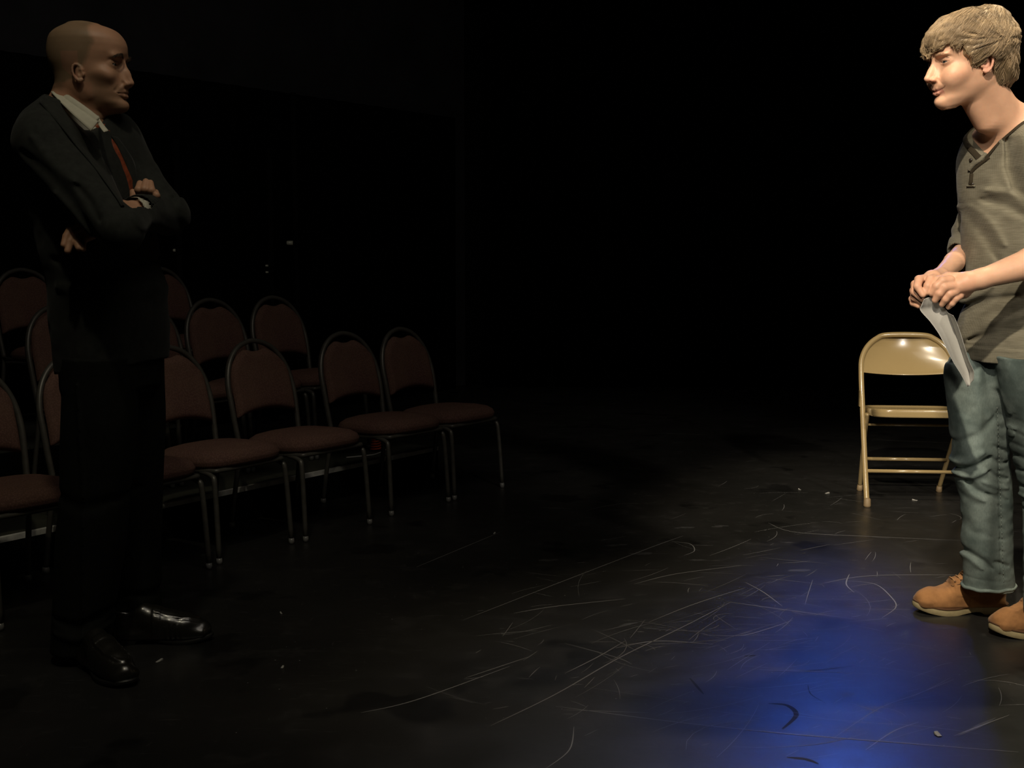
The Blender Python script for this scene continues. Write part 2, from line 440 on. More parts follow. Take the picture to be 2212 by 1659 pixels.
M['nubuck'] = mat('tan_nubuck', (0.30, 0.145, 0.055), 0.85, spec=0.2, var=(22, 0.28), bmp=(300, 0.3, 0.0008), sheen=0.1)
M['nubuck_edge'] = mat('dark_nubuck_edge', (0.11, 0.05, 0.02), 0.85)
M['lace'] = mat('boot_lace', (0.36, 0.20, 0.08), 0.8)
M['crepe'] = mat('crepe_sole', (0.34, 0.28, 0.15), 0.7, var=(40, 0.15), bmp=(220, 0.3, 0.001))
M['paper'] = mat('white_paper', (0.36, 0.355, 0.33), 0.7)
M['hair'] = mat('dark_blond_hair', (0.3, 0.19, 0.09), 0.5, spec=0.4, var=(26, 0.3), bmp=(260, 0.25, 0.001), attr=True)
M['beige_steel'] = mat('beige_enamelled_steel', (0.36, 0.265, 0.125), 0.22, spec=0.6, coat=0.6, var=(6, 0.04))
M['rubber_tan'] = mat('tan_rubber', (0.24, 0.17, 0.09), 0.6)
M['steel'] = mat('bright_steel', (0.6, 0.6, 0.55), 0.25, 1.0)
M['frame_dark'] = mat('bronze_chair_frame', (0.12, 0.115, 0.10), 0.42, 0.4, var=(30, 0.15))
M['foot_cap'] = mat('pale_glide', (0.22, 0.22, 0.21), 0.25)
def fabric():
    m, nt, b = nodes('maroon_upholstery'); vec = coords(nt)
    v = N(nt, 'ShaderNodeTexVoronoi'); v.inputs['Scale'].default_value = 160; nt.links.new(vec, v.inputs['Vector'])
    c = mix(nt, ramp(nt, v.outputs['Distance'], [(0.2, 0.0), (0.6, 1.0)]), (0.190, 0.105, 0.088), (0.125, 0.066, 0.056))
    c = mix(nt, ramp(nt, noise(nt, vec, 5), [(0.35, 0.0), (0.7, 0.45)]), c, (0.20, 0.125, 0.085))
    nt.links.new(c, b.inputs['Base Color']); b.inputs['Roughness'].default_value = 0.95; b.inputs['Specular IOR Level'].default_value = 0.1
    bump(nt, b, noise(nt, vec, 420), 0.3, 0.001); return m
M['maroon'] = fabric()
M['pan'] = mat('dark_seat_pan', (0.02, 0.018, 0.016), 0.6)
def floorm():
    m, nt, b = nodes('scuffed_black_stage_floor'); vec = coords(nt)
    n1 = noise(nt, vec, 1.3, 5, 0.6); n2 = noise(nt, vec, 6.5, 6, 0.65); n3 = noise(nt, coords(nt, (1, 7, 1), (0, 0, 0.6)), 9, 4, 0.7); n4 = noise(nt, coords(nt, (6, 1, 1), (0, 0, 0.25)), 13, 4, 0.7)
    c = mix(nt, ramp(nt, n1, [(0.3, 0.0), (0.75, 1.0)]), (0.014, 0.014, 0.013), (0.028, 0.027, 0.025))
    c = mix(nt, ramp(nt, n2, [(0.56, 0.0), (0.66, 0.5)]), c, (0.034, 0.033, 0.032))
    c = mix(nt, ramp(nt, n3, [(0.62, 0.0), (0.68, 0.35)]), c, (0.07, 0.07, 0.07))
    c = mix(nt, ramp(nt, n4, [(0.64, 0.0), (0.69, 0.3)]), c, (0.07, 0.07, 0.07))
    c = mix(nt, ramp(nt, noise(nt, coords(nt, (1, 1, 1), (0, 0, 1.0)), 3.1, 3), [(0.60, 0.0), (0.66, 0.7)]), c, (0.006, 0.006, 0.006))
    nt.links.new(c, b.inputs['Base Color'])
    nt.links.new(ramp(nt, n2, [(0.3, 0.30), (0.7, 0.43)]), b.inputs['Roughness']); b.inputs['Specular IOR Level'].default_value = 0.38
    bump(nt, b, noise(nt, vec, 45, 3), 0.06, 0.002)
    return m
M['floor'] = floorm()
M['scratch'] = mat('pale_scratch', (0.20, 0.20, 0.20), 0.5)
M['scuff'] = mat('pale_scuff', (0.04, 0.04, 0.04), 0.5, var=(40, 0.4))
M['black_mark'] = mat('black_heel_mark', (0.003, 0.003, 0.004), 0.7)
M['drape'] = mat('black_velour', (0.0022, 0.0022, 0.0020), 0.98, spec=0.05)
M['wall'] = mat('dark_grey_wall', (0.045, 0.045, 0.05), 0.9, spec=0.1, var=(3, 0.2))
M['ceil'] = mat('black_ceiling', (0.004, 0.004, 0.004), 0.9, spec=0.1)
M['riser_top'] = mat('dark_olive_riser_deck', (0.05, 0.052, 0.038), 0.9, var=(9, 0.2))
M['riser_face'] = mat('black_riser_face', (0.004, 0.004, 0.004), 0.9, spec=0.1)
M['white_tape'] = mat('white_edge_tape', (0.80, 0.80, 0.76), 0.6, var=(18, 0.35))
M['black_metal'] = mat('black_painted_pipe', (0.006, 0.006, 0.006), 0.9, spec=0.1)
M['chrome'] = mat('pale_metal_fitting', (0.80, 0.82, 0.68), 0.35, 0.1)
M['orange'] = mat('orange_cord', (0.7, 0.11, 0.03), 0.5)
M['white_cord'] = mat('white_cord', (0.6, 0.6, 0.58), 0.5)
M['lampcan'] = mat('black_lamp_housing', (0.01, 0.01, 0.01), 0.5)
# ------------------------------------------------------------------ the room
def plane(name, pts, m, kind='structure'):
    me = me_from(pts, [tuple(range(len(pts)))]); o = put(name, me, m, smooth=False); o['kind'] = kind; return o
fl = MB(); fl.add(box_vf((-6, -2.5, -0.1), (5.5, 12.0, 0.0))); floor = put('floor', fl.me(), M['floor'], smooth=False); floor['kind'] = 'structure'
RD = Vector((2950 - W / 2, 0, 0)); RD = Vector((2950 - W / 2, FPX * math.cos(PITCH) + (H / 2 - HOR) * math.sin(PITCH), 0)).normalized()  # heading of the seating rows
RN = Vector((-RD.y, RD.x, 0))                                     # from the stage towards the back of the seating
ROWANG = math.atan2(-RN.y, -RN.x)                                 # heading of a chair that faces the stage squarely
R0 = FP(350, 1090, 0.15); R0.z = 0                                # a point of the first riser's front edge
def rp(s, t, z=0.0):
    q = R0 + RD * s + RN * t; return Vector((q.x, q.y, z))
sE = (FP(940, 965, 0.15) - R0).dot(RD)                            # right end of the riser
def riser(name, label, t0, t1, z, s0, s1):
    root = empty(name, rp((s0 + s1) / 2, (t0 + t1) / 2)); root['_org'] = tuple(root.location)
    def slab(a0, a1, b0, b1, z0, z1):
        v = [rp(a0, b0, z0), rp(a1, b0, z0), rp(a1, b1, z0), rp(a0, b1, z0), rp(a0, b0, z1), rp(a1, b0, z1), rp(a1, b1, z1), rp(a0, b1, z1)]
        f = box_vf((0, 0, 0), (1, 1, 1))[1]; me = me_from(v, f); bm = bmesh.new(); bm.from_mesh(me); bmesh.ops.recalc_face_normals(bm, faces=bm.faces); bm.to_mesh(me); bm.free(); return me
    put('platform_body', slab(s0, s1, t0, t1, 0.0, z - 0.012), M['riser_face'], root, smooth=False)
    n = 4; L = (s1 - s0) / n
    for i in range(n): put('deck_panel', slab(s0 + i * L + 0.002, s0 + (i + 1) * L - 0.002, t0 + 0.001, t1, z - 0.0118, z), M['riser_top'], root, smooth=False)
    return root, slab
ra, slab = riser('seating_riser', 'low black seating platform with olive deck and white front edge behind front chairs', 0.0, 0.95, 0.15, -2.6, sE, )
tag(ra, 'low seating platform with a white taped front edge behind the front row of chairs', 'platform')
tp = put('edge_tape', slab(-2.6, sE, -0.0025, 0.018, 0.133, 0.1525), M['white_tape'], ra, smooth=False); tp['label'] = 'worn white edge tape'
rb, slab = riser('seating_riser', '', 0.955, 2.0, 0.30, -2.6, 0.9)
tag(rb, 'upper black seating platform under the hindmost chairs', 'platform')
# drapes and walls
def drape(name, label, fn, width, z0, z1, waves, amp, seed, nu=None):
    rr = random.Random(seed); ph = [rr.uniform(0, 6.3) for _ in range(6)]
    nu = nu or int(waves * 12)
    def f(u, v):
        s = u * width; a = amp * (math.sin(2 * math.pi * waves * u + ph[0] + 0.7 * math.sin(7 * u + ph[1])) + 0.35 * math.sin(2 * math.pi * waves * 2.3 * u + ph[2] + v))
        a *= (0.6 + 0.4 * (1 - v)); return fn(s, a, z0 + (z1 - z0) * v)
    o = put(name, grid_me(f, nu, 9, thick=0.004), M['drape'])
    if label: tag(o, label, 'curtain')
    else: o['kind'] = 'structure'
    return o
tD = 2.45
def zat(px, py, t):   # height where the view through a place meets the plane of the side drape
    d = ray(px, py); q = Vector((0, 0, CH)); k = (R0 + RN * t - q).dot(RN) / d.dot(RN); return (q + d * k).z
zD = zat(280, 150, tD)
drape('side_curtain', 'long black curtain hanging along the side wall behind the seating', lambda s, a, z: rp(-3.2 + s, tD + a, z), 8.35, 0.01, zD, 46, 0.016, 3)
def wallbox(name, a, b, z0, z1, th, m):
    a, b = Vector(a), Vector(b); n = Vector((-(b - a).y, (b - a).x, 0)).normalized() * th
    v = [(*q.xy, z) for z in (z0, z1) for q in (a, b, b + n, a + n)]
    me = me_from(v, [(0, 3, 2, 1), (4, 5, 6, 7), (0, 1, 5, 4), (1, 2, 6, 5), (2, 3, 7, 6), (3, 0, 4, 7)])
    bm = bmesh.new(); bm.from_mesh(me); bmesh.ops.recalc_face_normals(bm, faces=bm.faces); bm.to_mesh(me); bm.free()
    o = put(name, me, m, smooth=False); o['kind'] = 'structure'; return o
ZC = 5.2
wallbox('wall_left', rp(-3.6, tD + 0.15), rp(6.2, tD + 0.15), 0, ZC, 0.1, M['wall'])
YB = 10.6
drape('back_curtain', 'wide black curtain closing the back of the stage', lambda s, a, z: Vector((-0.22 + s, YB + a, z)), 5.1, 0.01, 4.6, 30, 0.04, 5)
wallbox('wall_back', (-1.5, YB + 0.25, 0), (5, YB + 0.25, 0), 0, ZC, 0.1, M['ceil'])
wallbox('wall_right', (4.9, YB + 0.25, 0), (4.9, -2.4, 0), 0, ZC, 0.1, M['ceil'])
wallbox('wall_front', (4.9, -2.4, 0), (-5.8, -2.4, 0), 0, ZC, 0.1, M['ceil'])
cl = MB(); cl.add(box_vf((-6, -2.5, ZC), (5.5, 12.0, ZC + 0.1))); c_ = put('ceiling', cl.me(), M['ceil'], smooth=False); c_['kind'] = 'structure'
# pipe stands by the side curtain with bright fittings (clamps) on them
def pipe_stand(px, py_fit, Yd, ht, name_label, specs):
    d_ = ray(px, py_fit[0]); k_ = (R0 + RN * Yd).dot(RN) / Vector((d_.x, d_.y, 0)).dot(RN); Yd = d_.y * k_
    q = P(px, py_fit[0], Yd); base = Vector((q.x + 0.02, q.y, 0))
    root = world_empty('pipe_stand', base)
    mb = MB(); mb.tube([base + Vector((0, 0, 0.0)), base + Vector((0, 0, ht))], 0.020, seg=12); put('upright', mb.me(), M['black_metal'], root)
    mb = MB(); mb.add(box_vf((base.x - .08, base.y - .08, 0), (base.x + .08, base.y + .08, .012))); put('base_plate', bevel(mb.me(), 0.003), M['black_metal'], root, smooth=False)
    for py, (lx, rr) in zip(py_fit, specs):
        z = P(px, py, Yd).z; c = Vector((base.x, base.y, z))
        mb = MB(); mb.tube([c - Vector((0, 0, .022)), c + Vector((0, 0, .022))], 0.026, seg=14); cl_ = put('collar', mb.me(), M['black_metal'], root)
        mb = MB(); e = c + Vector((-lx, -0.022, 0)); mb.tube([c + Vector((-0.018, -0.018, 0)), e, e + Vector((-.002, 0, 0))], [rr, rr, rr * .8], seg=12); put('clamp_bolt', mb.me(), M['chrome'], root)
    tag(root, name_label, 'stand')
pipe_stand(633, (525, 694), 2.22, 2.3, 'thin black upright pipe with two bright clamp bolts behind the second row of chairs', ((0.058, 0.016), (0.045, 0.014)))
pipe_stand(580, (574, 588), 2.22, 1.9, 'thin black upright pipe with a pair of small clips left of the taller one', ((0.035, 0.007), (0.035, 0.007)))
pipe_stand(380, (541,), 2.22, 1.9, 'thin black upright pipe with one small clip just right of the suited man', ((0.03, 0.010),))
# rail behind the hindmost chairs
rl = world_empty('guard_rail', rp(-1.6, 2.2)); mb = MB(); z = zat(40, 547, 2.2)
mb.tube([rp(-2.6, 2.2, z), rp(-0.55, 2.2, z)], 0.018, seg=10); put('top_rail', mb.me(), M['black_metal'], rl)
for s in (-2.5, -1.6, -0.62):
    mb = MB(); mb.tube([rp(s, 2.2, 0), rp(s, 2.2, z)], 0.016, seg=10); put('post', mb.me(), M['black_metal'], rl)
tag(rl, 'black pipe guard rail along the back of the seating at far left', 'rail')

# ------------------------------------------------------------------ wear of the floor, in its own thin geometry
def ribbon(mb, pts, w, z):
    pts = [Vector(p) for p in pts]; V = []; n = len(pts)
    for i, p in enumerate(pts):
        t = (pts[min(i + 1, n - 1)] - pts[max(i - 1, 0)]); t.z = 0; t.normalize(); s = Vector((-t.y, t.x, 0)); k = w * (0.25 + 0.75 * math.sin(math.pi * min(max((i + 0.35) / (n - 0.3), 0), 1)))
        V += [(p.x + s.x * k, p.y + s.y * k, z), (p.x - s.x * k, p.y - s.y * k, z)]
    mb.add((V, [(2 * i, 2 * i + 1, 2 * i + 3, 2 * i + 2) for i in range(n - 1)]))
sc = MB(); sf = MB(); bk = MB(); rr = random.Random(11)
LONG = [[(1000, 1340), (1200, 1262), (1400, 1185), (1475, 1158)], [(1060, 1568), (1200, 1500), (1340, 1420), (1480, 1352), (1580, 1300)],
        [(1200, 1526), (1460, 1560), (1700, 1585), (1960, 1606), (2200, 1625)], [(1570, 1300), (1700, 1318), (1850, 1338)],
        [(1610, 1258), (1650, 1280), (1690, 1310)], [(1830, 1255), (1890, 1262), (1925, 1290), (1935, 1312), (1905, 1335)], [(1770, 1262), (1880, 1244), (2080, 1242)],
        [(1520, 1372), (1600, 1373), (1660, 1358), (1712, 1340)], [(1835, 1240), (1828, 1262), (1845, 1280)], [(1640, 1447), (1730, 1450), (1820, 1453)],
        [(1180, 1660), (1230, 1620), (1240, 1570)], [(1220, 1455), (1290, 1420), (1350, 1385)], [(1800, 1595), (1900, 1530), (1980, 1500), (2060, 1468)],
        [(1370, 1262), (1460, 1240), (1600, 1222)], [(1660, 1130), (1720, 1150), (1900, 1160), (2080, 1168)], [(1840, 1520), (1905, 1540)], [(1110, 1325), (1200, 1310), (1350, 1294)],
        [(1330, 1400), (1420, 1385), (1540, 1392)], [(1450, 1170), (1490, 1175), (1500, 1190), (1478, 1200)], [(780, 1540), (900, 1512), (1100, 1440)], [(1005, 1465), (1140, 1420)],
        [(1220, 1390), (1330, 1420), (1365, 1435)], [(1870, 1620), (1930, 1580), (1985, 1560)], [(2060, 1590), (2180, 1545)], [(1610, 1270), (1500, 1305), (1400, 1345)], [(900, 1225), (1080, 1150)], [(1550, 940), (1420, 936)], [(1880, 950), (2060, 957)]]
for l in LONG: ribbon(sc, [v for v in smooth_path([FP(*q) for q in l], 8)], rr.uniform(0.0013, 0.0024), 0.0006)
for i in range(340):
    px, py = rr.gauss(1620, 330), rr.triangular(980, 1659, 1420)
    if px < 1000 or px > 2240 or py < 970: continue
    c = FP(px, py); a = rr.gauss(0.80, 0.30) if rr.random() < 0.45 else (rr.gauss(0.1, .35) if rr.random() < .7 else rr.uniform(0, 3.2)); L = rr.choice([0.03, 0.05, 0.08, 0.12, 0.2, 0.3]) * rr.uniform(0.6, 1.3); k = rr.gauss(0, 0.8 if L < 0.15 else 0.25) * (3 if rr.random() < .08 else 1)
    pts = []; x, y = c.x, c.y
    for j in range(7): pts.append((x, y, 0)); x += math.cos(a) * L / 6; y += math.sin(a) * L / 6; a += k * L
    ribbon(sc, pts, rr.uniform(0.0004, 0.0011), 0.0006)
for i in range(240):
    px, py = rr.uniform(500, 2200), rr.triangular(950, 1659, 1300); c = FP(px, py); r = rr.uniform(0.0008, 0.0022)
    sc.add(([(c.x + r * math.cos(t) * rr.uniform(.6, 1.6), c.y + r * math.sin(t), 0.0007) for t in (0, 1.2, 2.4, 3.6, 4.9)], [(0, 1, 2, 3, 4)]))
for (px, py, rx, ry, a) in [(1330, 1178, .05, .018, .3), (1385, 1196, .05, .022, .1), (1560, 1136, .035, .012, 0), (1480, 1140, .05, .016, .1), (1185, 1210, .05, .02, .2), (1725, 1232, .05, .018, .1), (1955, 1372, .06, .012, 1.2), (2030, 1358, .05, .008, .1), (1360, 1348, .035, .01, .5), (2110, 1570, .09, .008, .7), (1505, 1210, .04, .014, 0), (1700, 1172, .03, .01, 0), (1550, 1138, .03, .01, 0), (1830, 1500, .02, .012, 0)]:
    c = FP(px, py); n = 14; V = []
    for j in range(n):
        t = 2 * math.pi * j / n; u = rx * math.cos(t) * rr.uniform(.7, 1.1); v = ry * math.sin(t) * rr.uniform(.6, 1.2); V.append((c.x + u * math.cos(a) - v * math.sin(a), c.y + u * math.sin(a) + v * math.cos(a), 0.0005))
    sf.add((V, [tuple(range(n))]))
for l, w in [([(1670, 1450), (1760, 1448), (1850, 1438)], .0045), ([(1745, 1480), (1752, 1500), (1785, 1520)], .0035), ([(1700, 1636), (1740, 1640), (1768, 1650)], .012), ([(1608, 1418), (1632, 1416)], .01), ([(1660, 1520), (1700, 1524), (1720, 1545), (1690, 1575)], .014), ([(1490, 1465), (1520, 1500)], .008)]:
    ribbon(bk, smooth_path([FP(*q) for q in l], 6), w * .5, 0.0004)
for nm, mb_, mm_ in (('scratch_marks', sc, 'scratch'), ('scuff_patches', sf, 'scuff'), ('heel_marks', bk, 'black_mark')):
    o = put(nm, mb_.me(), M[mm_], floor, smooth=False); o['kind'] = 'stuff'
# scraps of paper and tape on the floor
SCR = [(1787, 1066, .016, .007, 'white paper scrap on the floor just left of the folding chair leg'), (1976, 1081, .018, .007, 'white paper scrap lying under the beige folding chair'),
       (1727, 1058, .012, .005, 'small pale scrap farthest left of the folding chair'), (2025, 1588, .016, .010, 'crumpled white scrap on the floor below the tan boots'), (344, 1429, .018, .006, 'small white scrap beside the black loafers'),
       (610, 1443, .008, .005, 'tiny pale scrap on the dark floor right of the loafers'), (1068, 1153, .012, .005, 'tiny pale scrap on the floor beyond the chair row'), (607, 1326, .009, .004, 'tiny pale scrap in front of the maroon chair row')]
for px, py, a, b, lab in SCR:
    c = FP(px, py); r2 = random.Random(int(px)); th = r2.uniform(0, 3)
    V = []
    for z in (0.0, 0.0015):
        for (u, v) in ((-1, -.8), (-.2, -1), (1, -.7), (.9, .6), (.1, 1), (-1, .7)):
            x, y = u * a * .72, v * b * .72; V.append((c.x + x * math.cos(th) - y * math.sin(th), c.y + x * math.sin(th) + y * math.cos(th), z + 0.0008 + (0.004 * max(0, u) if z else 0)))
    f = [(5, 4, 3, 2, 1, 0), (6, 7, 8, 9, 10, 11)] + [(i, (i + 1) % 6, 6 + (i + 1) % 6, 6 + i) for i in range(6)]
    o = put('paper_scrap', me_from(V, f), M['paper'], smooth=False); tag(o, lab, 'paper scrap', 'scraps on the stage floor')
# ------------------------------------------------------------------ banquet chair, facing local +X
def banquet_chair():
    root = empty('banquet_chair')
    # seat cushion: domed pad, wider at the front
    def seat(u, v):
        a = 2 * math.pi * u; c, s = math.cos(a), math.sin(a); e = 0.62
        x = 0.215 * math.copysign(abs(c) ** e, c); y = 0.205 * math.copysign(abs(s) ** e, s) * (1 + 0.06 * c)
        prof = [(0.0, 0.075), (0.30, 0.074), (0.62, 0.068), (0.85, 0.056), (0.96, 0.040), (1.0, 0.022), (0.985, 0.004), (0.93, -0.006), (0.5, -0.010), (0.0, -0.010)]
        t = v * (len(prof) - 1); i = min(int(t), len(prof) - 2); f = t - i; r = prof[i][0] * (1 - f) + prof[i + 1][0] * f; z = prof[i][1] * (1 - f) + prof[i + 1][1] * f
        return (x * r + 0.0, y * r, 0.358 + z + 0.012 * c * r)
    put('seat', grid_me(seat, 40, 28, closed_u=True), M['maroon'], root)
    mb = MB(); mb.tube(smooth_path([(0.185 * c, 0.182 * s, 0.345 + 0.01 * c) for c, s in ((1, -.75), (1, .75), (.75, 1), (-.75, 1), (-1, .75), (-1, -.75), (-.75, -1), (.75, -1))], 5, True), 0.009, seg=8, closed=True, caps=False); put('seat_frame', mb.me(), M['frame_dark'], root)
    # back frame: one bent tube from the seat over the top, and down into the rear legs
    def bx(z): return -0.200 - 0.085 * max(0, (z - 0.36)) / 0.45 - 0.02 * max(0, (z - 0.55)) / 0.25
    side = lambda sg: [(bx(z), sg * y, z) for z, y in ((0.36, .178), (0.45, .184), (0.54, .188), (0.61, .186), (0.67, .172), (0.72, .146), (0.76, .108), (0.785, .062))]
    arch = smooth_path(side(-1) + [(bx(0.797), 0, 0.797)] + side(1)[::-1], 5)
    mb = MB(); mb.tube(arch, 0.0115, seg=8, flat=1.15); put('back_frame', mb.me(), M['frame_dark'], root)
    # back pad with a dip for the hand at the top and an arched lower edge
    zlo = lambda y: 0.475 + 0.028 * (1 - (y / 0.17) ** 2)
    def zhi(y):
        z = 0.797 * 0 + np.interp(abs(y), [0, .062, .108, .146, .165, .172], [0.787, 0.772, 0.747, 0.707, 0.66, 0.60]) - 0.006
        return z - 0.028 * math.exp(-(y / 0.045) ** 2)
    def pad(sign):
        def f(u, v):
            y = -0.170 + 0.340 * v; a, b = zlo(y), max(zhi(y), zlo(y) + 0.05); z = a + (b - a) * u
            ed = min(min(u, 1 - u) * (b - a) / 0.03, min(v, 1 - v) * 0.34 / 0.03, 1); ed = math.sqrt(max(0, 1 - (1 - ed) ** 2))
            return (bx(z) + sign * (0.004 + 0.021 * ed) + 0.004, y, z)
        return f
    fr = grid_me(pad(1), 22, 30); bkm = grid_me(pad(-0.6), 22, 30)
    bm = bmesh.new(); bm.from_mesh(fr); bm.from_mesh(bkm); bmesh.ops.remove_doubles(bm, verts=bm.verts, dist=0.006 * 0 + 0.0001)
    be = [e for e in bm.edges if e.is_boundary]
    bmesh.ops.bridge_loops(bm, edges=be); bmesh.ops.recalc_face_normals(bm, faces=bm.faces); me = bpy.data.meshes.new('pad'); bm.to_mesh(me); bm.free()
    put('backrest', me, M['maroon'], root)
    for sy in (-1, 1):
        mb = MB(); mb.tube(smooth_path([(0.10, sy * .182, 0.347), (0.165, sy * .186, 0.335), (0.185, sy * .190, 0.29), (0.205, sy * .196, 0.02)], 5), 0.0105, seg=8)
        leg = put('leg', mb.me(), M['frame_dark'], root)
        mb = MB(); mb.tube([(0.205, sy * .196, 0.0), (0.205, sy * .196, 0.012), (0.2045, sy * .196, 0.024)], [0.0115, 0.012, 0.011], seg=10); put('glide', mb.me(), M['foot_cap'], leg)
        mb = MB(); mb.tube(smooth_path([(bx(0.36), sy * .178, 0.36), (-0.205, sy * .182, 0.28), (-0.225, sy * .188, 0.15), (-0.245, sy * .192, 0.02)], 5), 0.0105, seg=8)
        leg = put('leg', mb.me(), M['frame_dark'], root)
        mb = MB(); mb.tube([(-0.246, sy * .192, 0.0), (-0.246, sy * .192, 0.012), (-0.2455, sy * .192, 0.024)], [0.014, 0.0145, 0.012], seg=10); put('glide', mb.me(), M['foot_cap'], leg)
        mb = MB(); mb.tube([(-0.2, sy * .180, 0.355), (0.10, sy * .182, 0.347)], 0.009, seg=8); put('side_rail', mb.me(), M['frame_dark'], root)
    return root
def copy_tree(o, parent=None):
    c = o.copy(); COL.objects.link(c)
    if parent is not None: c.parent = parent
    for ch in list(o.children): copy_tree(ch, c)
    return c
def place(root, base, ang, z=0.0, sc=1.0):
    root.location = (base.x, base.y, z); root.rotation_euler = (0, 0, ang); root.scale = (sc, sc, sc)
proto = banquet_chair(); used = [False]
def chair(base, z, dang, label, group):
    c = proto if not used[0] else copy_tree(proto); used[0] = True
    place(c, base, ROWANG + dang, z); tag(c, label, 'chair', group); return c
#   centre of a front-row chair from the middle of its front feet
def from_feet(a, b, dang=0.0, z=0.0):
    m = (FP(*a, z) + FP(*b, z)) / 2; an = ROWANG + dang; return Vector((m.x - 0.205 * math.cos(an), m.y - 0.205 * math.sin(an), 0))
g1, g2, g3 = 'maroon chairs in the front row', 'maroon chairs in the second row', 'maroon chairs in the hindmost row'
chair(from_feet((968, 1084), (1070, 1050), 0.0) - RN * 0.025 + RD * 0.02, 0, 0.0, 'maroon banquet chair at the right end of the front row', g1)
chair(from_feet((850, 1115), (965, 1084), -0.05), 0, -0.05, 'maroon banquet chair second from the right end of the front row', g1)
chair(from_feet((654, 1170), (805, 1133), 0.0), 0, 0.0, 'maroon front-row chair with a torn pale nick on its seat edge', g1)
cA = chair(from_feet((478, 1215), (627, 1178), 0.03), 0, 0.03, 'maroon front-row chair partly hidden by the suited man, just right of his legs', g1)
cL0 = chair(from_feet((275, 1285), (440, 1226), 0.0), 0, 0.0, 'maroon front-row chair mostly hidden behind the suited man legs', g1)
chair(from_feet((40, 1355), (195, 1305), 0.0), 0, 0.0, 'maroon front-row chair at far left, cut by the picture edge', g1)
def by_top(px, py, z, dang, ref_h=0.797):
    """stand a chair on a deck so that the top of its arch is seen at a place"""
    q = FP(px, py, z + ref_h); an = ROWANG + dang; b = -0.345
    return Vector((q.x - b * math.cos(an), q.y - b * math.sin(an), 0))
def on_row(px, t_row, dang=0.0):
    """a chair of a row parallel to the riser, its arch seen at column px"""
    d = ray(px, 650); k = (R0 + RN * t_row).dot(RN) / Vector((d.x, d.y, 0)).dot(RN); return Vector((d.x * k + 0.0, d.y * k, 0)) + (-RN) * 0.34
for i, (px, lab) in enumerate([(576, 'maroon second-row chair at the right end on the platform'), (440, 'maroon second-row chair next to the end one, just right of the suited man'),
                               (290, 'maroon second-row chair hidden behind the suited man jacket'), (112, 'maroon second-row chair at left beside the suited man back')]):
    chair(on_row(px, 0.80), 0.1505, 0.0, lab, g2)
for i, (px, lab) in enumerate([(332, 'brown-looking hindmost chair rising right behind the suited man'), (190, 'hindmost chair hidden by the suited man chest'), (38, 'brown-looking hindmost chair at far left with a pale arched frame')]):
    chair(on_row(px, 1.72), 0.30, 0.0, lab, g3)
# nick on the seat of the third chair
# orange cord coil and white lead on the platform
cb = FP(812, 975, 0.15); mb = MB()
mb.tube([cb + Vector((0.028 * math.cos(t) * (1 - t * .01), 0.028 * math.sin(t), 0.006 + 0.0021 * t)) for t in np.linspace(0, 31, 120)], 0.0045, seg=6)
o = put('coiled_cord', mb.me(), M['orange']); tag(o, 'small coil of orange cord on the platform under the front chairs', 'cord')
mb = MB(); mb.tube(smooth_path([FP(748, 990, .15) + Vector((0, 0, .004)), FP(790, 986, .15) + Vector((0, 0, .004)), FP(815, 980, .15) + Vector((0.0, -0.03, .004)), FP(838, 970, .15) + Vector((0, -0.02, .004))], 6), 0.0035, seg=6)
o = put('white_lead', mb.me(), M['white_cord']); tag(o, 'thin white lead lying on the platform beside the orange coil', 'cord')
# crumpled wrapper on the platform behind the chairs
c0 = P(690, 862, 6.35); V = []; bm = bmesh.new(); bmesh.ops.create_icosphere(bm, subdivisions=2, radius=0.028)
for v in bm.verts: v.co *= 0.7 + 0.6 * random.random(); v.co.z *= 1.4
me = bpy.data.meshes.new('w'); bm.to_mesh(me); bm.free(); o = put('crumpled_wrapper', me, M['paper'], smooth=False)
o.location = (c0.x, c0.y, 0.30 + 0.028 if (c0 - R0).dot(RN) > .955 else 0.15 + 0.03); tag(o, 'crumpled pale wrapper lying on the platform between two chairs', 'wrapper')

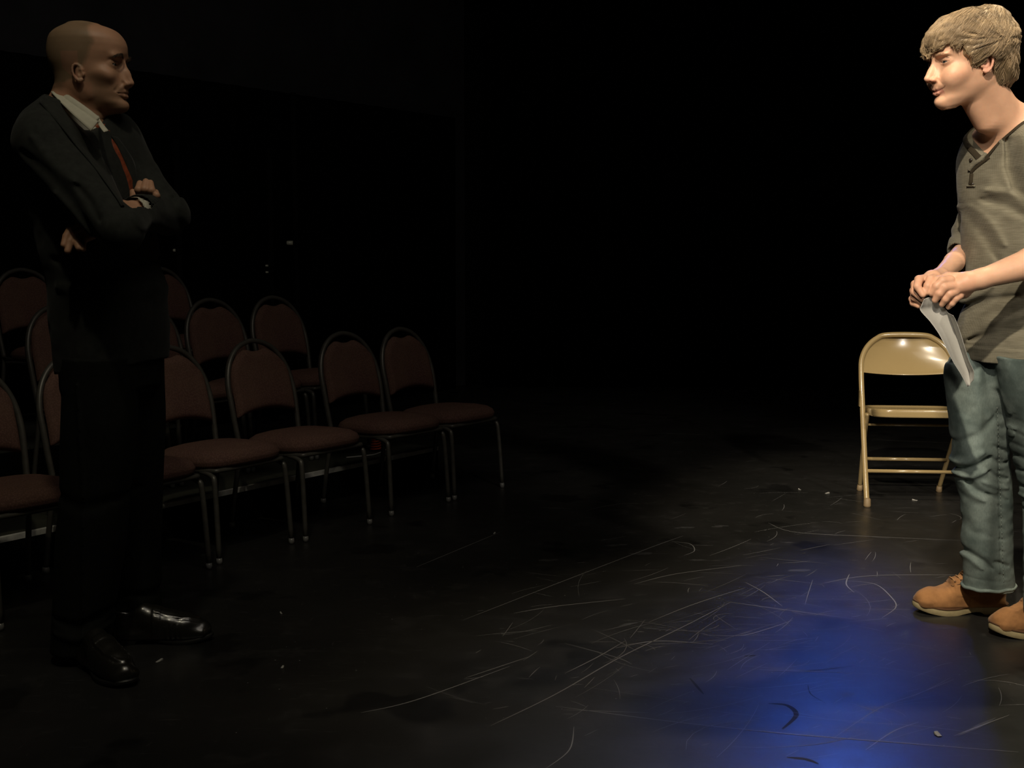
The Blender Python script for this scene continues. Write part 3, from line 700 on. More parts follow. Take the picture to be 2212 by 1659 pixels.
# ------------------------------------------------------------------ beige steel folding chair, facing local +X
def folding_chair():
    root = empty('folding_chair'); steel = M['beige_steel']
    hw = 0.218
    # main frame: front feet (x .19) up and back to the top bow (x -.20)
    fx = lambda z: 0.190 - 0.36 * z / 0.76 - 0.05 * max(0, z - 0.45)
    sd = lambda s: [(fx(z), s * y, z) for z, y in ((0.02, hw + .006), (0.20, hw + .004), (0.42, hw), (0.56, hw - .004), (0.635, hw - .012), (0.69, hw - .040), (0.728, hw - .085))]
    path = smooth_path(sd(-1) + [(fx(.745), -.08, .745), (fx(.745), .08, .745)] + sd(1)[::-1], 7)
    mb = MB(); mb.tube(path, 0.0125, seg=12); put('main_frame', mb.me(), steel, root)
    for s in (-1, 1):
        mb = MB(); mb.tube([(0.1925, s * (hw + .0065), 0.0), (0.1925, s * (hw + .0065), 0.006), (0.188, s * (hw + .006), 0.035), (0.187, s * (hw + .006), 0.037)], [0.015, 0.0165, 0.0150, 0.012], seg=14); put('rubber_foot', mb.me(), M['rubber_tan'], root)
        # rear leg: from the frame side below the seat back to the floor behind
        mb = MB(); mb.tube(smooth_path([(0.040, s * (hw - .014), 0.400), (0.0, s * (hw - .015), 0.33), (-0.08, s * (hw - .022), 0.20), (-0.185, s * (hw - .034), 0.02)], 6), 0.0105, seg=10); lg = put('leg', mb.me(), steel, root)
        mb = MB(); mb.tube([(-0.187, s * (hw - .034), 0.0), (-0.185, s * (hw - .034), 0.006), (-0.18, s * (hw - .034), 0.03)], [0.013, 0.0145, 0.012], seg=12); put('rubber_foot', mb.me(), M['rubber_tan'], lg)
        mb = MB(); mb.add(box_vf((-0.03, s * (hw + .013) - .003, 0.425), (0.0, s * (hw + .013) + .003, 0.500))); put('hinge_strap', bevel(mb.me(), .002), steel, root, smooth=False)
    for (x, z, w, r) in ((fx(.150), .150, hw, .0085), (fx(.345) - .02, .345, hw - .015, .0055), (-0.092, .170, hw - .03, .0085)):
        mb = MB(); mb.tube([(x, -w, z), (x, w, z)], r, seg=10); put('cross_bar', mb.me(), steel, root)
    # pressed seat with a rolled rim
    def seat(u, v):
        a = 2 * math.pi * u; c, s = math.cos(a), math.sin(a); e = 0.35
        X = 0.195 * math.copysign(abs(c) ** e, c); Y = (hw - .016) * math.copysign(abs(s) ** e, s)
        prof = [(0, -.010), (.6, -.010), (.85, -.006), (.93, .001), (.965, .003), (.99, -.001), (1.0, -.010), (1.0, -.032), (.985, -.034), (.975, -.030), (.9, -.022), (0, -.022)]
        t = v * (len(prof) - 1); i = min(int(t), len(prof) - 2); f = t - i; r = prof[i][0] * (1 - f) + prof[i + 1][0] * f; z = prof[i][1] * (1 - f) + prof[i + 1][1] * f
        x = X * r; return (x + 0.020, Y * r, 0.425 + z + x * 0.075)
    put('seat', grid_me(seat, 64, 45, closed_u=True), steel, root)
    # pressed back panel between the tubes, dished away from the sitter
    def yw(z): return np.interp(z, [.56, .635, .69, .728, .744], [hw - .004, hw - .012, hw - .040, hw - .085, .085])
    def back(u, v):
        y0 = -1 + 2 * u; zb = 0.578 - 0.014 * (1 - y0 * y0); z = zb + (0.741 - zb) * v; w = yw(z); y = y0 * w
        dish = -0.046 * (1 - y0 * y0) * (0.55 + 0.45 * math.sin(math.pi * min(1, v * 0.9 + .1)))
        lip = 0.006 * math.exp(-(v / 0.05) ** 2)
        return (fx(z) + dish + lip + 0.002, y, z)
    put('back_panel', grid_me(back, 60, 34, thick=0.0022), steel, root)
    return root
fc = folding_chair()
fa = FP(1873, 1095); FCA = -1.66
FCS = 1.05; place(fc, Vector((0, 0, 0)), FCA, 0.0, FCS)
lf = Vector((0.1925, 0.2245 * -1, 0)); Rz = Matrix.Rotation(FCA, 3, 'Z'); d = Rz @ lf * FCS
fc.location = (fa.x - d.x, fa.y - d.y, 0)
tag(fc, 'beige metal folding chair standing empty behind the young man', 'folding chair')
# ------------------------------------------------------------------ heads: local x forward, y left, z up, origin level with the eyes
def frame(org, yaw, pitch, roll=0.0, s=(1, 1, 1)):
    """returns local->world function, rotation (columns = local axes) and scale"""
    R = Matrix.Rotation(yaw, 3, 'Z') @ Matrix.Rotation(pitch, 3, 'Y') @ Matrix.Rotation(roll, 3, 'X')
    Rn = np.array(R); sc = A(s); o = A(org)
    return (lambda p: (A(p) * sc) @ Rn.T + o), Rn, sc, o
class Local:
    """adds primitives given in a local frame to a Body"""
    def __init__(s, body, fr): s.b = body; s.T, s.R, s.s, s.o = fr
    def _wrap(s, prim):
        f, lo, hi = prim; R, sc, o = s.R, s.s, s.o; m = sc.min()
        cs = np.array([[a, b, c] for a in (lo[0], hi[0]) for b in (lo[1], hi[1]) for c in (lo[2], hi[2])]); w = s.T(cs)
        return (lambda p: f(((p - o) @ R) / sc) * m), w.min(0), w.max(0)
    def add(s, prim, k=0.008): s.b.add(s._wrap(prim), k)
    def sub(s, prim, k=0.003): s.b.sub(s._wrap(prim), k)
def head(body, fr, kind):
    L = Local(body, fr); man = kind == 'man'
    if man:
        rows = [(-.121, .078, .050, .016), (-.116, .088, .030, .025), (-.105, .094, .005, .034), (-.097, .096, -.005, .040), (-.085, .090, -.02, .046), (-.070, .092, -.045, .0525), (-.050, .090, -.062, .059), (-.030, .088, -.077, .064),
                (-.012, .086, -.088, .068), (.005, .0865, -.096, .070), (.018, .0915, -.099, .072), (.03, .096, -.101, .0735), (.05, .0955, -.101, .075), (.065, .0905, -.099, .075), (.078, .082, -.094, .070), (.090, .070, -.080, .060), (.099, .048, -.060, .045), (.105, .022, -.046, .026)]
    else:
        rows = [(-.121, .078, .050, .014), (-.116, .086, .030, .023), (-.105, .090, .005, .032), (-.097, .091, -.005, .038), (-.085, .087, -.02, .044), (-.070, .089, -.045, .051), (-.050, .088, -.062, .058), (-.030, .086, -.077, .063),
                (-.012, .083, -.088, .067), (.005, .083, -.094, .069), (.018, .087, -.097, .071), (.03, .090, -.098, .073), (.05, .090, -.098, .074), (.065, .087, -.096, .074), (.078, .080, -.090, .071), (.090, .066, -.080, .065), (.100, .048, -.066, .055), (.107, .026, -.049, .042), (.1125, .002, -.034, .026), (.115, -.01, -.024, .012)]
    r = np.array(rows); zz = np.linspace(r[0, 0], r[-1, 0], 120); ker = np.ones(5) / 5
    cv = [np.convolve(np.pad(np.interp(zz, r[:, 0], r[:, j]), 2, mode='edge'), ker, 'valid') for j in (1, 2, 3)]
    def f(p):
        z = np.clip(p[..., 2], zz[0], zz[-1]); xf, xb, w = [np.interp(z, zz, q) for q in cv]
        xc = np.minimum(np.maximum(xb + 0.46 * (xf - xb), -0.03), xb + .7 * (xf - xb)); x = p[..., 0] - xc
        a = np.where(x > 0, xf - xc, xc - xb); e = np.where(x > 0, 2.35, 2.1)
        # the face narrows towards the front below the brow
        q = (np.abs(x / a) ** e + np.abs(p[..., 1] / w) ** e) ** (1 / e)
        d = (q - 1) * np.minimum(a, w); over = np.maximum(zz[0] - p[..., 2], p[..., 2] - zz[-1])
        return np.where(over > 0, np.sqrt(np.maximum(d, 0) ** 2 + over ** 2), d)
    L.add((f, A((-.105, -.08, -.121)), A((.10, .08, .115))), 0.002)
    L.add(ell((-.017, 0, .030), (.084, .0735, .0835)), .012)
    nb = .0915 if man else .088
    for s in (-1, 1):   # brow, cheekbone, jaw corner, eye socket, cheek
        L.add(ell((.077, s * .026, .020 if man else .018), (.013, .022, .0085 if man else .006)), .012)
        L.sub(ell((.099 if man else .1025, s * .030, .000), (.020, .017, .0125)), .012)
        L.add(ell((.056, s * .046, -.030 if man else -.033), (.022, .016 if man else .0145, .016)), .022)
        if man: L.add(ell((.010, s * .046, -.072), (.018, .009, .018)), .022)
        if man: L.sub(ell((.050, s * .074, -.060), (.022, .013, .022)), .024)
        # eyelids over the eye, with the slit between
        L.add(ell((.0685, s * .031, -.001), (.0140, .0160, .0125)), .006)
        L.sub(ell((.0825, s * .031, -.0015), (.012, .0125, .0030 if man else .0024)), .0015)
        L.add(cone((.079, s * .019, .0065), (.072, s * .043, .004), .0032, .0028), .004)
    # nose
    tip = (.1085, 0, -.0435) if man else (.1090, 0, -.0355)
    L.add(cone((nb - .004, 0, .006), (.0985, 0, -.022), .0070, .0078, (0, 1, 0), .85), .010)
    for s in (-1, 1): L.add(cone((nb - .010, s * .0060, -.004), (.0935, s * .0095, -.038), .0050, .0068), .009)
    L.add(cone((.0965, 0, -.018), tip, .0075, .0078 if man else .0085), .008)
    for s in (-1, 1):
        L.add(ell((.0985, s * .0115, -.0475 if man else -.0415), (.0095, .0065 if man else .0072, .0072 if man else .0060)), .006)
        L.sub(ell((.1015, s * .0062, -.0555 if man else -.0485), (.0050, .0030, .0035)), .002)
    L.add(cone((.103, 0, -.049 if man else -.042), (.094, 0, -.055 if man else -.050), .0045, .0050), .005)
    # mouth: two lips meeting in a dark line that runs back along the cheek
    up = .0075 if not man else -.001
    cx_ = .0815 if man else .0745; lo = 0 if man else -.0030; cy_ = .0245 if man else .0300; lt = 1 if man else .80
    mirror_ = lambda h_: [(x, -y, z) for x, y, z in h_[::-1]] + [(x, y, z) for x, y, z in h_[1:]]
    msym = lambda r_: r_[::-1] + r_[1:]
    uf = .010 if man else .012
    L.add(ell((.0865 if man else .0855, 0, -.0575), (.0105, .021, .013)), .010)
    L.add(chain(mirror_([(.0955 + lo, 0, -.0662), (.0942 + lo, .009, -.0660 + up * .2), (cx_, cy_, -.0705 + up)]), msym([.0046 * lt, .0045 * lt, .0020]), .002), .004)
    L.add(chain(mirror_([(.0950 + lo, 0, -.0782), (.0932 + lo, .009, -.0778 + up * .2), (cx_, cy_ - .001, -.0735 + up)]), msym([.0051 * lt, .0048 * lt, .0020]), .002), .004)
    L.sub(chain(mirror_([(.1035, 0, -.0722), (.1005, .011, -.0722 + up * .15), (cx_ + .004, cy_, -.0715 + up), (cx_ - .003, cy_ + .004, -.0708 + up * 1.3)]), msym([.0018, .0018, .0017, .0011]), .001), .0008)
    for s in (-1, 1):
        L.sub(chain([(.0945, s * .0185, -.046 if man else -.041), (.0885, s * .0290, -.056), (cx_ - .001, s * (cy_ + .0085), -.066)], [.0013, .0015, .0009], .001), .008)
        if not man: L.add(ell((.064, s * .037, -.048), (.018, .014, .016)), .030)
    L.add(ell((.084 if man else .078, 0, -.104 if man else -.1005), (.0155, .0200 if man else .016, .0135 if man else .012)), .012)
    # ears
    for s in (-1, 1):
        ex, ez, m = (.001, -.028, .76) if man else (-.008, -.024, .78); y0 = .0655; pts = []; rr_ = []
        for a in np.linspace(-2.35, 2.6, 12):
            pts.append((ex - .0155 * m * math.cos(a) - .004 * m * math.sin(a), s * (y0 + .0075 + .004 * math.cos(a)), ez + .0275 * m * math.sin(a + .15))); rr_.append(.0031)
        L.add(chain(pts, rr_, .001), .003)
        L.add(ell((ex + .003 * m, s * (y0 + .003), ez), (.0135 * m, .0060, .0245 * m)), .004)
        L.sub(ell((ex + .007 * m, s * (y0 + .0115), ez - .001), (.0075 * m, .0060, .0120 * m)), .002)
        L.sub(ell((ex + .002 * m, s * (y0 + .0115), ez + .018 * m), (.0080 * m, .0038, .0060 * m)), .002)
        L.add(ell((ex + .005 * m, s * (y0 + .005), ez - .025 * m), (.0075 * m, .0042, .0075 * m)), .004)
        L.add(ell((ex + .0165 * m, s * (y0 + .002), ez - .004), (.003, .0035, .005)), .003)
    return L
def to_local(fr):
    T, R, s, o = fr; return lambda p: ((p - o) @ R) / s
def eyes(parent, fr, look=(1, 0, 0), iris=(0.03, 0.03, 0.025)):
    T, R, s, o = fr
    for sg in (-1, 1):
        bm = bmesh.new(); bmesh.ops.create_uvsphere(bm, u_segments=24, v_segments=16, radius=0.0118); c = A((.0700, sg * .031, -.001))
        lk = A(look) / np.linalg.norm(A(look)); me = bpy.data.meshes.new('eye'); bm.to_mesh(me); bm.free()
        v = np.empty(len(me.vertices) * 3, np.float32); me.vertices.foreach_get('co', v); v = v.reshape(-1, 3); n = v / np.linalg.norm(v, axis=1, keepdims=True); d = n @ lk
        col = np.where((d > .88)[:, None], A(iris), A((.42, .38, .34))); col = np.where((d > .97)[:, None], A((.005, .005, .005)), col)
        me.vertices.foreach_set('co', T(v + c).astype(np.float32).ravel()); set_col(me, col); put('eye', me, M['eyeball'], parent)
def brow(parent, fr, bv_pts, m, dens, ln, rad, seed=1):
    """short hairs laid along a brow line given in head space"""
    T = fr[0]; rr = random.Random(seed)
    for sg in (-1, 1):
        mb = MB(); pts = smooth_path([(x, sg * y, z) for x, y, z in bv_pts], 8)
        for i in range(dens):
            t = rr.random(); p = pts[min(int(t * (len(pts) - 1)), len(pts) - 2)]; z0 = rr.gauss(0, .0022 * (1 - .5 * t))
            a = A(p) + A((0.0005, 0, z0)); b = a + A((-.3 * ln * (t + .2), sg * ln * .8, ln * (.45 - .8 * t))); mid = (a + b) / 2 + A((.0012, 0, 0))
            mb.tube([T(a), T(mid), T(b)], [rad, rad, rad * .3], seg=4)
        put('eyebrow', mb.me(), m, parent)
# ------------------------------------------------------------------ shoes: local x to the toe, z up, built in their own space
def outline(L, ball, heel, toe_round=.5):
    """closed sole outline, heel at x=0, toe at x=L; inner side y>0"""
    pts = [(0, 0), (.012 * L / .29, heel * .75), (.05 * L / .29, heel), (.12 * L / .29, heel * .93), (.19 * L / .29, ball), (.235 * L / .29, ball * .92), (.272 * L / .29, ball * .60), (L, 0.004)]
    low = [(.275 * L / .29, -ball * .62), (.235 * L / .29, -ball * .98), (.185 * L / .29, -ball * 1.06), (.11 * L / .29, -heel * 1.0), (.05 * L / .29, -heel), (.012 * L / .29, -heel * .75)]
    return [A((x, y, 0)) for x, y in pts + low]
def prism(ol, zf0, zf1, bulge=0.0):
    """slab following an outline; zf0/zf1 give lower and upper height along x"""
    p = smooth_path(ol, 6, True); n = len(p); V = []
    c = np.mean(p, axis=0)
    for k, (g, f) in enumerate(((zf0, .985), (lambda x: zf0(x) * .75 + zf1(x) * .25, 1.0 + bulge), (lambda x: zf0(x) * .25 + zf1(x) * .75, 1.0 + bulge), (zf1, .985))):
        for q in p: d = q - c; V.append((c[0] + d[0] * f, c[1] + d[1] * f, g(q[0])))
    F = []
    for k in range(3): F += [(k * n + i, k * n + (i + 1) % n, (k + 1) * n + (i + 1) % n, (k + 1) * n + i) for i in range(n)]
    F.append(tuple(range(n - 1, -1, -1))); F.append(tuple(3 * n + i for i in range(n)))
    return V, F
def place_local(me, org, yaw, mirror=False, pitch=0.0, s=1.0):
    Mx = Matrix.Translation(Vector(org)) @ Matrix.Rotation(yaw, 4, 'Z') @ Matrix.Rotation(pitch, 4, 'Y') @ Matrix.Diagonal((s, -s if mirror else s, s, 1))
    me.transform(Mx)
    if mirror: me.flip_normals()
    return me
def boot(person, org, yaw, mirror, s=1.0):
    root = None
    spring = lambda x: 0.016 * max(0, (x - .20) / .09) ** 2
    ol = outline(.295, .050, .036)
    def zf0(x): return spring(x) + (0.0 if x < .085 or x > .125 else 0.009 * math.sin(math.pi * (x - .085) / .04)) if x < .125 else spring(x)
    heelz = lambda x: 0.0 if x < .088 else (0.010 * min(1, (x - .088) / .012) * max(0, 1 - (x - .10) / .07) if x < .17 else spring(x))
    top = lambda x: .026 - .006 * min(1, max(0, (x - .09) / .08)) + spring(x)
    up = Body()
    up.add(chain([(.240, -.002, .044), (.264, -.001, .042)], [.030, .025], .01), .01); up.add(cone((.238, 0, .040), (.20, 0, .042), .040, .038, (0, 0, 1), .6), .012)
    up.add(cone((.225, 0, .042), (.150, 0, .058), .038, .035, (0, 0, 1), .85), .03)
    up.add(cone((.170, 0, .050), (.055, 0, .060), .039, .034), .03)
    up.add(cone((.045, 0, .050), (.040, 0, .100), .034, .036, (0, 1, 0), .9), .02)
    up.add(cone((.175, 0, .070), (.085, 0, .105), .026, .032), .035)
    up.add(rbox((.150, 0, .032), (.130, .040, .012), rad=.012), .02)
    up.sub(half((0, 0, .022), (0, 0, 1)), .0)
    up.isect(half((.08, 0, .128), (-.35, 0, 1)), .004)
    up.sub(ell((.045, 0, .137), (.040, .026, .025)), .004)
    up.sub(ell((.212, 0, .092), (.026, .05, .010)), .018)
    def quarters(p, d):
        x, y, z = p[..., 0], np.abs(p[..., 1]), p[..., 2]
        v = np.where((x > .105) & (x < .182) & (z > .062 - .0 * x) & (y > .008), -.0022, 0.0)            # eyelet facing stands proud
        v = v - .0012 * ((x < .062) & (z < .105) & (z > .03)) ; v = v - .0010 * np.exp(-((z - .030 - .01 * (x > .25)) / .004) ** 2)
        v = v + .0012 * np.exp(-((x - .192 - .12 * (z - .06)) / .002) ** 2) * (z > .04) + vnoise(p, 45, 3) * .0006
        return np.where(np.abs(d) < .02, v, 0)
    up.disp(quarters, (0, -.06, .02), (.3, .06, .14))
    key = 'boot_parts'
    me = up.mesh('upper', h=.0032); bvl = BVHTree.FromPolygons([v.co for v in me.vertices], [tuple(q.vertices) for q in me.polygons])
    def tz(x, y, d=.001):
        h_ = bvl.ray_cast(Vector((x, y, .3)), Vector((0, 0, -1)))[0]; return (h_.z if h_ is not None else .08) + d
    place_local(me, org, yaw, mirror, 0, s)
    root = put('boot', me, M['nubuck'], person); root['label'] = 'tan nubuck lace-up boot'
    me = me_from(*prism(ol, heelz, top, .012)); autosmooth(place_local(me, org, yaw, mirror, 0, s)); put('sole', me, M['crepe'], root)
    wl = [A((q[0] * 1.0, q[1] * 1.05, 0)) for q in ol]
    me = me_from(*prism(wl, lambda x: top(x) - .001, lambda x: top(x) + .0045, .004)); autosmooth(place_local(me, org, yaw, mirror, 0, s)); put('welt', me, M['nubuck_edge'], root)
    mb = MB()
    # laces across the facing with two eyelets a row and loose ends
    for i, x in enumerate((.178, .160, .142, .124)):
        mb.tube(smooth_path([(x - .002, -.022, tz(x, -.022, -.002)), (x, -.014, tz(x, -.014, .0015)), (x + .001, 0, tz(x, 0, .003)), (x, .014, tz(x, .014, .0015)), (x - .002, .022, tz(x, .022, -.002))], 4), .0021, seg=6)
    zk = tz(.118, 0, .004)
    for sg in (-1, 1):
        mb.tube(smooth_path([(.118, 0, zk), (.124, sg * .014, zk + .003), (.130, sg * .030, zk - .012), (.126, sg * .041, zk - .036), (.116, sg * .042, zk - .044), (.110, sg * .040, zk - .030), (.114, sg * .020, zk - .002)], 5), .0018, seg=6)
        mb.tube(smooth_path([(.118, 0, zk), (.136, sg * .016, zk - .004), (.146, sg * .033, zk - .028), (.143, sg * .040, zk - .046)], 5), .0017, seg=6)
    put('laces', place_local(mb.me(), org, yaw, mirror, 0, s), M['lace'], root)
    mb = MB()
    for x in (.176, .157, .138):
        for sg in (-1, 1):
            z = tz(x, sg * .0225, -.001); c = A((x, sg * .0225, z)); n = A((0, sg * .5, .85)); mb.tube([c, c + n * .003], [.0036, .0030], seg=10)
    put('eyelets', place_local(mb.me(), org, yaw, mirror, 0, s), M['nubuck_edge'], root)
    # stitched edge of the facing
    mb = MB()
    for sg in (-1, 1):
        q = [(.186, sg * .018), (.184, sg * .028), (.170, sg * .033), (.150, sg * .033), (.140, sg * .033)]; pts = []
        for x, y in q:
            h_ = bvl.ray_cast(Vector((x, sg * .2, tz(x, y, 0))), Vector((0, -sg, 0)))[0]; pts.append((x, y, tz(x, y, .0004)))
        mb.tube(smooth_path(pts, 4), .0012, seg=5)
    put('facing_stitch', place_local(mb.me(), org, yaw, mirror, 0, s), M['nubuck_edge'], root)
    return root
def loafer(person, org, yaw, mirror, s=1.0):
    ol = outline(.30, .048, .034); spring = lambda x: 0.012 * max(0, (x - .21) / .09) ** 2
    heelz = lambda x: 0.0 if x < .078 else (.014 * min(1, (x - .078) / .006) * max(0, 1 - (x - .10) / .09) if x < .19 else spring(x))
    top = lambda x: .024 - .012 * min(1, max(0, (x - .08) / .08)) + spring(x)
    up = Body()
    up.add(chain([(.215, 0, .038), (.268, -.001, .034)], [.036, .027], .01), .01)
    up.add(cone((.215, 0, .040), (.140, 0, .056), .040, .035), .03)
    up.add(cone((.170, 0, .045), (.050, 0, .052), .037, .031), .03)
    up.add(cone((.040, 0, .046), (.036, 0, .085), .031, .031, (0, 1, 0), .9), .02)
    up.add(cone((.165, 0, .062), (.098, 0, .088), .026, .030), .03)
    up.add(rbox((.150, 0, .026), (.130, .038, .012), rad=.012), .02)
    up.sub(half((0, 0, .014), (0, 0, 1)), .0)
    up.sub(ell((.045, 0, .122), (.052, .028, .032)), .006)
    def seam(p, d):   # raised apron seam round the toe and a strap over the instep
        x, y, z = p[..., 0], p[..., 1], p[..., 2]; e = np.sqrt(((x - .175) / .088) ** 2 + (y / .030) ** 2); m = (z > .045) & (x > .13)
        v = -.0022 * np.exp(-((e - 1) / .05) ** 2) * m + .0014 * np.exp(-((e - 1.12) / .05) ** 2) * m
        v = v - .0018 * ((x > .128) & (x < .152) & (z > .035)) + vnoise(p, 60, 5) * .0007 + .0012 * np.sin(x * 420 + 6 * y * 30) * np.exp(-((x - .19) / .02) ** 2) * (z < .06)
        return np.where(np.abs(d) < .02, v, 0)
    up.disp(seam, (0, -.06, .0), (.3, .06, .14))
    me = up.mesh('upper', h=.0034); place_local(me, org, yaw, mirror, 0, s)
    root = put('loafer', me, M['shoe_black'], person); root['label'] = 'polished black leather loafer'
    me = me_from(*prism(ol, heelz, top, .01)); autosmooth(place_local(me, org, yaw, mirror, 0, s)); put('sole', me, M['sole_black'], root)
    return root
# ------------------------------------------------------------------ the young man at right
def boy():
    YB_ = 3.72
    base = FP(2170, 1352); root = world_empty('person', (base.x, base.y, 0))
    tag(root, 'young blond man in grey henley and faded jeans holding paper, standing at right', 'person')
    ang = math.atan2(-.57, -.82)                       # where chest and hips face
    Fv = A((math.cos(ang), math.sin(ang), 0)); Lv = A((-math.sin(ang), math.cos(ang), 0))
    HO = P(2088, 127, 3.62); HYaw = math.pi + 0.20
    hs = 1.13; fr = frame(HO, HYaw, 0.17, 0.0, (hs * 1.07, hs * 1.04, hs * .985))
    # ---- body
    b = Body(); head(b, fr, 'boy'); T = fr[0]
    nb = P(2166, 262, 3.70)
    b.add(cone(T((-.022, 0, -.060)), A(nb), .060, .066, None), .03)
    b.add(cone(T((.012, 0, -.085)), A(P(2128, 262, 3.66)), .024, .034), .03)
    def trows(off, rows):
        out = []
        for py, cx, a_, w_ in rows:
            q = P(cx + 22, py, YB_); out.append((q.z, q.x, q.y, a_ + off, w_ + off))
        return out
    TR = [(232, 2172, .050, .060), (262, 2176, .070, .115), (290, 2182, .090, .175), (320, 2186, .104, .200), (370, 2186, .118, .200), (430, 2184, .120, .188), (500, 2183, .112, .176), (580, 2184, .108, .170), (680, 2184, .112, .180), (740, 2180, .128, .190), (770, 2179, .134, .192), (800, 2178, .134, .192)]
    b.add(zloft(trows(-.003, TR[:5] ) + trows(-.024, TR[6:9]), ang, 2.25), .03); b.add(cone(A(P(2195, 670, 3.72)), A(P(2180, 800, 3.72)), .085, .075), .03)
    # arms (shoulder, elbow, wrist)
    ns, ne, nw = P(2262, 322, 3.58), P(2318, 548, 3.50), P(2118, 603, 3.44)          # near, left arm
    fs, fe, fw = P(2130, 330, 3.90), P(2090, 535, 3.97), P(2030, 598, 3.56)          # far, right arm
    b.add(cone(A(ns), A(ne), .050, .040), .03); b.add(chain([A(ne), A(P(2230, 568, 3.465)), A(nw)], [.043, .046, .0275], .01), .02)
    b.add(cone(A(fs), A(fe), .048, .038), .03); b.add(chain([A(fe), A(P(2061, 566, 3.78)), A(fw)], [.034, .0305, .0235], .01), .02)
    # ---- hands, joint by joint
    D = lambda x, y, dd: A(P(x, y, 3.44 + dd))
    # far (right) hand: palm, index, middle, ring, little, thumb
    b.add(chain([A(fw), D(2014, 604, .06), D(1994, 614, .05)], [.025, .026, .019], .01), .015)
    b.add(cone(D(2008, 618, .085), D(1984, 640, .075), .020, .014), .015)
    b.add(chain([D(1997, 602, .045), D(1985, 604, .03), D(1981.5, 619, .01), D(1993, 637, .0)], [.0130, .0125, .0108, .0088], .003), .004)
    b.add(chain([D(1990, 612, .065), D(1977, 614, .055), D(1975, 631, .035), D(1992, 647, .02)], [.0125, .0122, .0108, .0086], .003), .004)
    b.add(chain([D(1985, 624, .085), D(1974, 628, .075), D(1975, 643, .05), D(1997, 656, .03)], [.0122, .0118, .0105, .0085], .003), .004)
    b.add(chain([D(1984, 636, .10), D(1971, 646, .09), D(1973, 655, .065), D(1984, 661, .045)], [.0115, .0108, .0098, .0080], .003), .004)
    b.add(chain([D(2024, 600, .045), D(2010, 604, .02), D(2004, 618, .005), D(1999, 632, .004)], [.0135, .0125, .0112, .0090], .003), .005)
    # near (left) hand
    b.add(chain([A(nw), D(2088, 610, 0.0), D(2064, 620, 0.0)], [.0275, .0290, .0235], .01), .015)
    b.add(cone(D(2080, 628, .02), D(2052, 640, .03), .024, .016), .015)
    b.add(chain([D(2052, 606, -.005), D(2036, 607, -.01), D(2023, 619, -.01), D(2012, 633, -.002)], [.0150, .0138, .0122, .0095], .003), .004)
    b.add(chain([D(2056, 618, -.010), D(2040, 621, -.016), D(2029, 634, -.014), D(2020, 648, -.004)], [.0148, .0134, .0118, .0092], .003), .004)
    b.add(chain([D(2062, 630, -.008), D(2051, 635, -.014), D(2042, 646, -.010), D(2035, 657, .0)], [.0142, .0126, .0110, .0086], .003), .004)
    b.add(chain([D(2072, 638, .0), D(2063, 645, -.006), D(2056, 655, -.002), D(2049, 663, .008)], [.0130, .0114, .0100, .0078], .003), .004)
    b.add(chain([D(2072, 600, .012), D(2048, 598, .018), D(2028, 605, .016), D(2012, 619, .008)], [.0160, .0138, .0120, .0094], .003), .006)
    # legs inside the jeans
    hipn, hipf = P(2230, 800, 3.66), P(2115, 800, 3.80)
    ankn, ankf = P(2262, 1290, 3.58), P(2140, 1235, 3.80)
    kn, kf = P(2258, 1020, 3.62), P(2122, 1035, 3.78)
    b.add(chain([A(hipf), A(kf), A(ankf)], [.060, .045, .036], .01), .03); b.add(chain([A(hipn), A(kn), A(ankn)], [.060, .045, .036], .01), .03)
    hl = to_local(fr)
    def skincol(p):
        c = np.tile(A((.640, .375, .245)), (len(p), 1)); q = hl(p)
        def blend(mask, col): nonlocal c; m = np.clip(mask, 0, 1)[:, None]; c = c * (1 - m) + A(col) * m
        inh = q[:, 2] > -.14
        lip = np.exp(-((q[:, 2] + .073) / .0085) ** 4) * (np.abs(q[:, 1]) < .024) * (q[:, 0] > .076)
        blend(lip * .75 * inh, (.48, .20, .155))
        blend(.35 * np.exp(-(((q[:, 0] - .06) / .03) ** 2 + ((np.abs(q[:, 1]) - .05) / .03) ** 2 + ((q[:, 2] + .035) / .022) ** 2)), (.66, .30, .20))
        blend(.45 * np.exp(-(((q[:, 0] - .108) / .015) ** 2 + ((q[:, 2] + .045) / .012) ** 2)), (.66, .31, .21))
        blend(.5 * ((np.abs(q[:, 1]) > .066) & (np.abs(q[:, 0] + .018) < .022) & (np.abs(q[:, 2] + .012) < .035)), (.62, .27, .20))
        zl = np.interp(np.abs(q[:, 1]), [0, .011, .030, .0345], [-.0722, -.0711, -.0647, -.0615]); blend(.85 * np.exp(-((q[:, 2] - zl) / .0013) ** 2) * (np.abs(q[:, 1]) < .0345) * (q[:, 0] > .066), (.10, .025, .02))
        hand = np.exp(-((p[:, 2] - A(P(2050, 625, 3.44))[2]) / .05) ** 2) * (p[:, 0] < A(P(2100, 600, 3.44))[0]); blend(.30 * hand, (.60, .29, .19))
        dx = np.abs(q[:, 1]) ; blend(.7 * inh * np.exp(-(((q[:, 2] - .0035 + 2.2 * (dx - .031) ** 2 * 8) / .0012) ** 2)) * (dx > .018) * (dx < .046) * (q[:, 0] > .06), (.12, .05, .03)); blend(.35 * inh * np.exp(-(((q[:, 2] + .001) / .006) ** 2 + ((dx - .031) / .016) ** 2)) * (q[:, 0] > .06), (.36, .17, .11))
        return c
    hlo, hhi = T((0, 0, 0)) - .17, T((0, 0, 0)) + .17
    a0, a1 = D(1962, 680, -.04), D(2140, 570, .13); mn, mx = np.minimum(a0, a1), np.maximum(a0, a1)
    me = b.mesh('body', h=.0095, fine=[(hlo, hhi, .0017), (mn, mx, .0021)], colfn=skincol)
    body = put('body', me, M['skin'], root)
    eyes(body, fr, (1, .30, -.02), (.05, .06, .06))
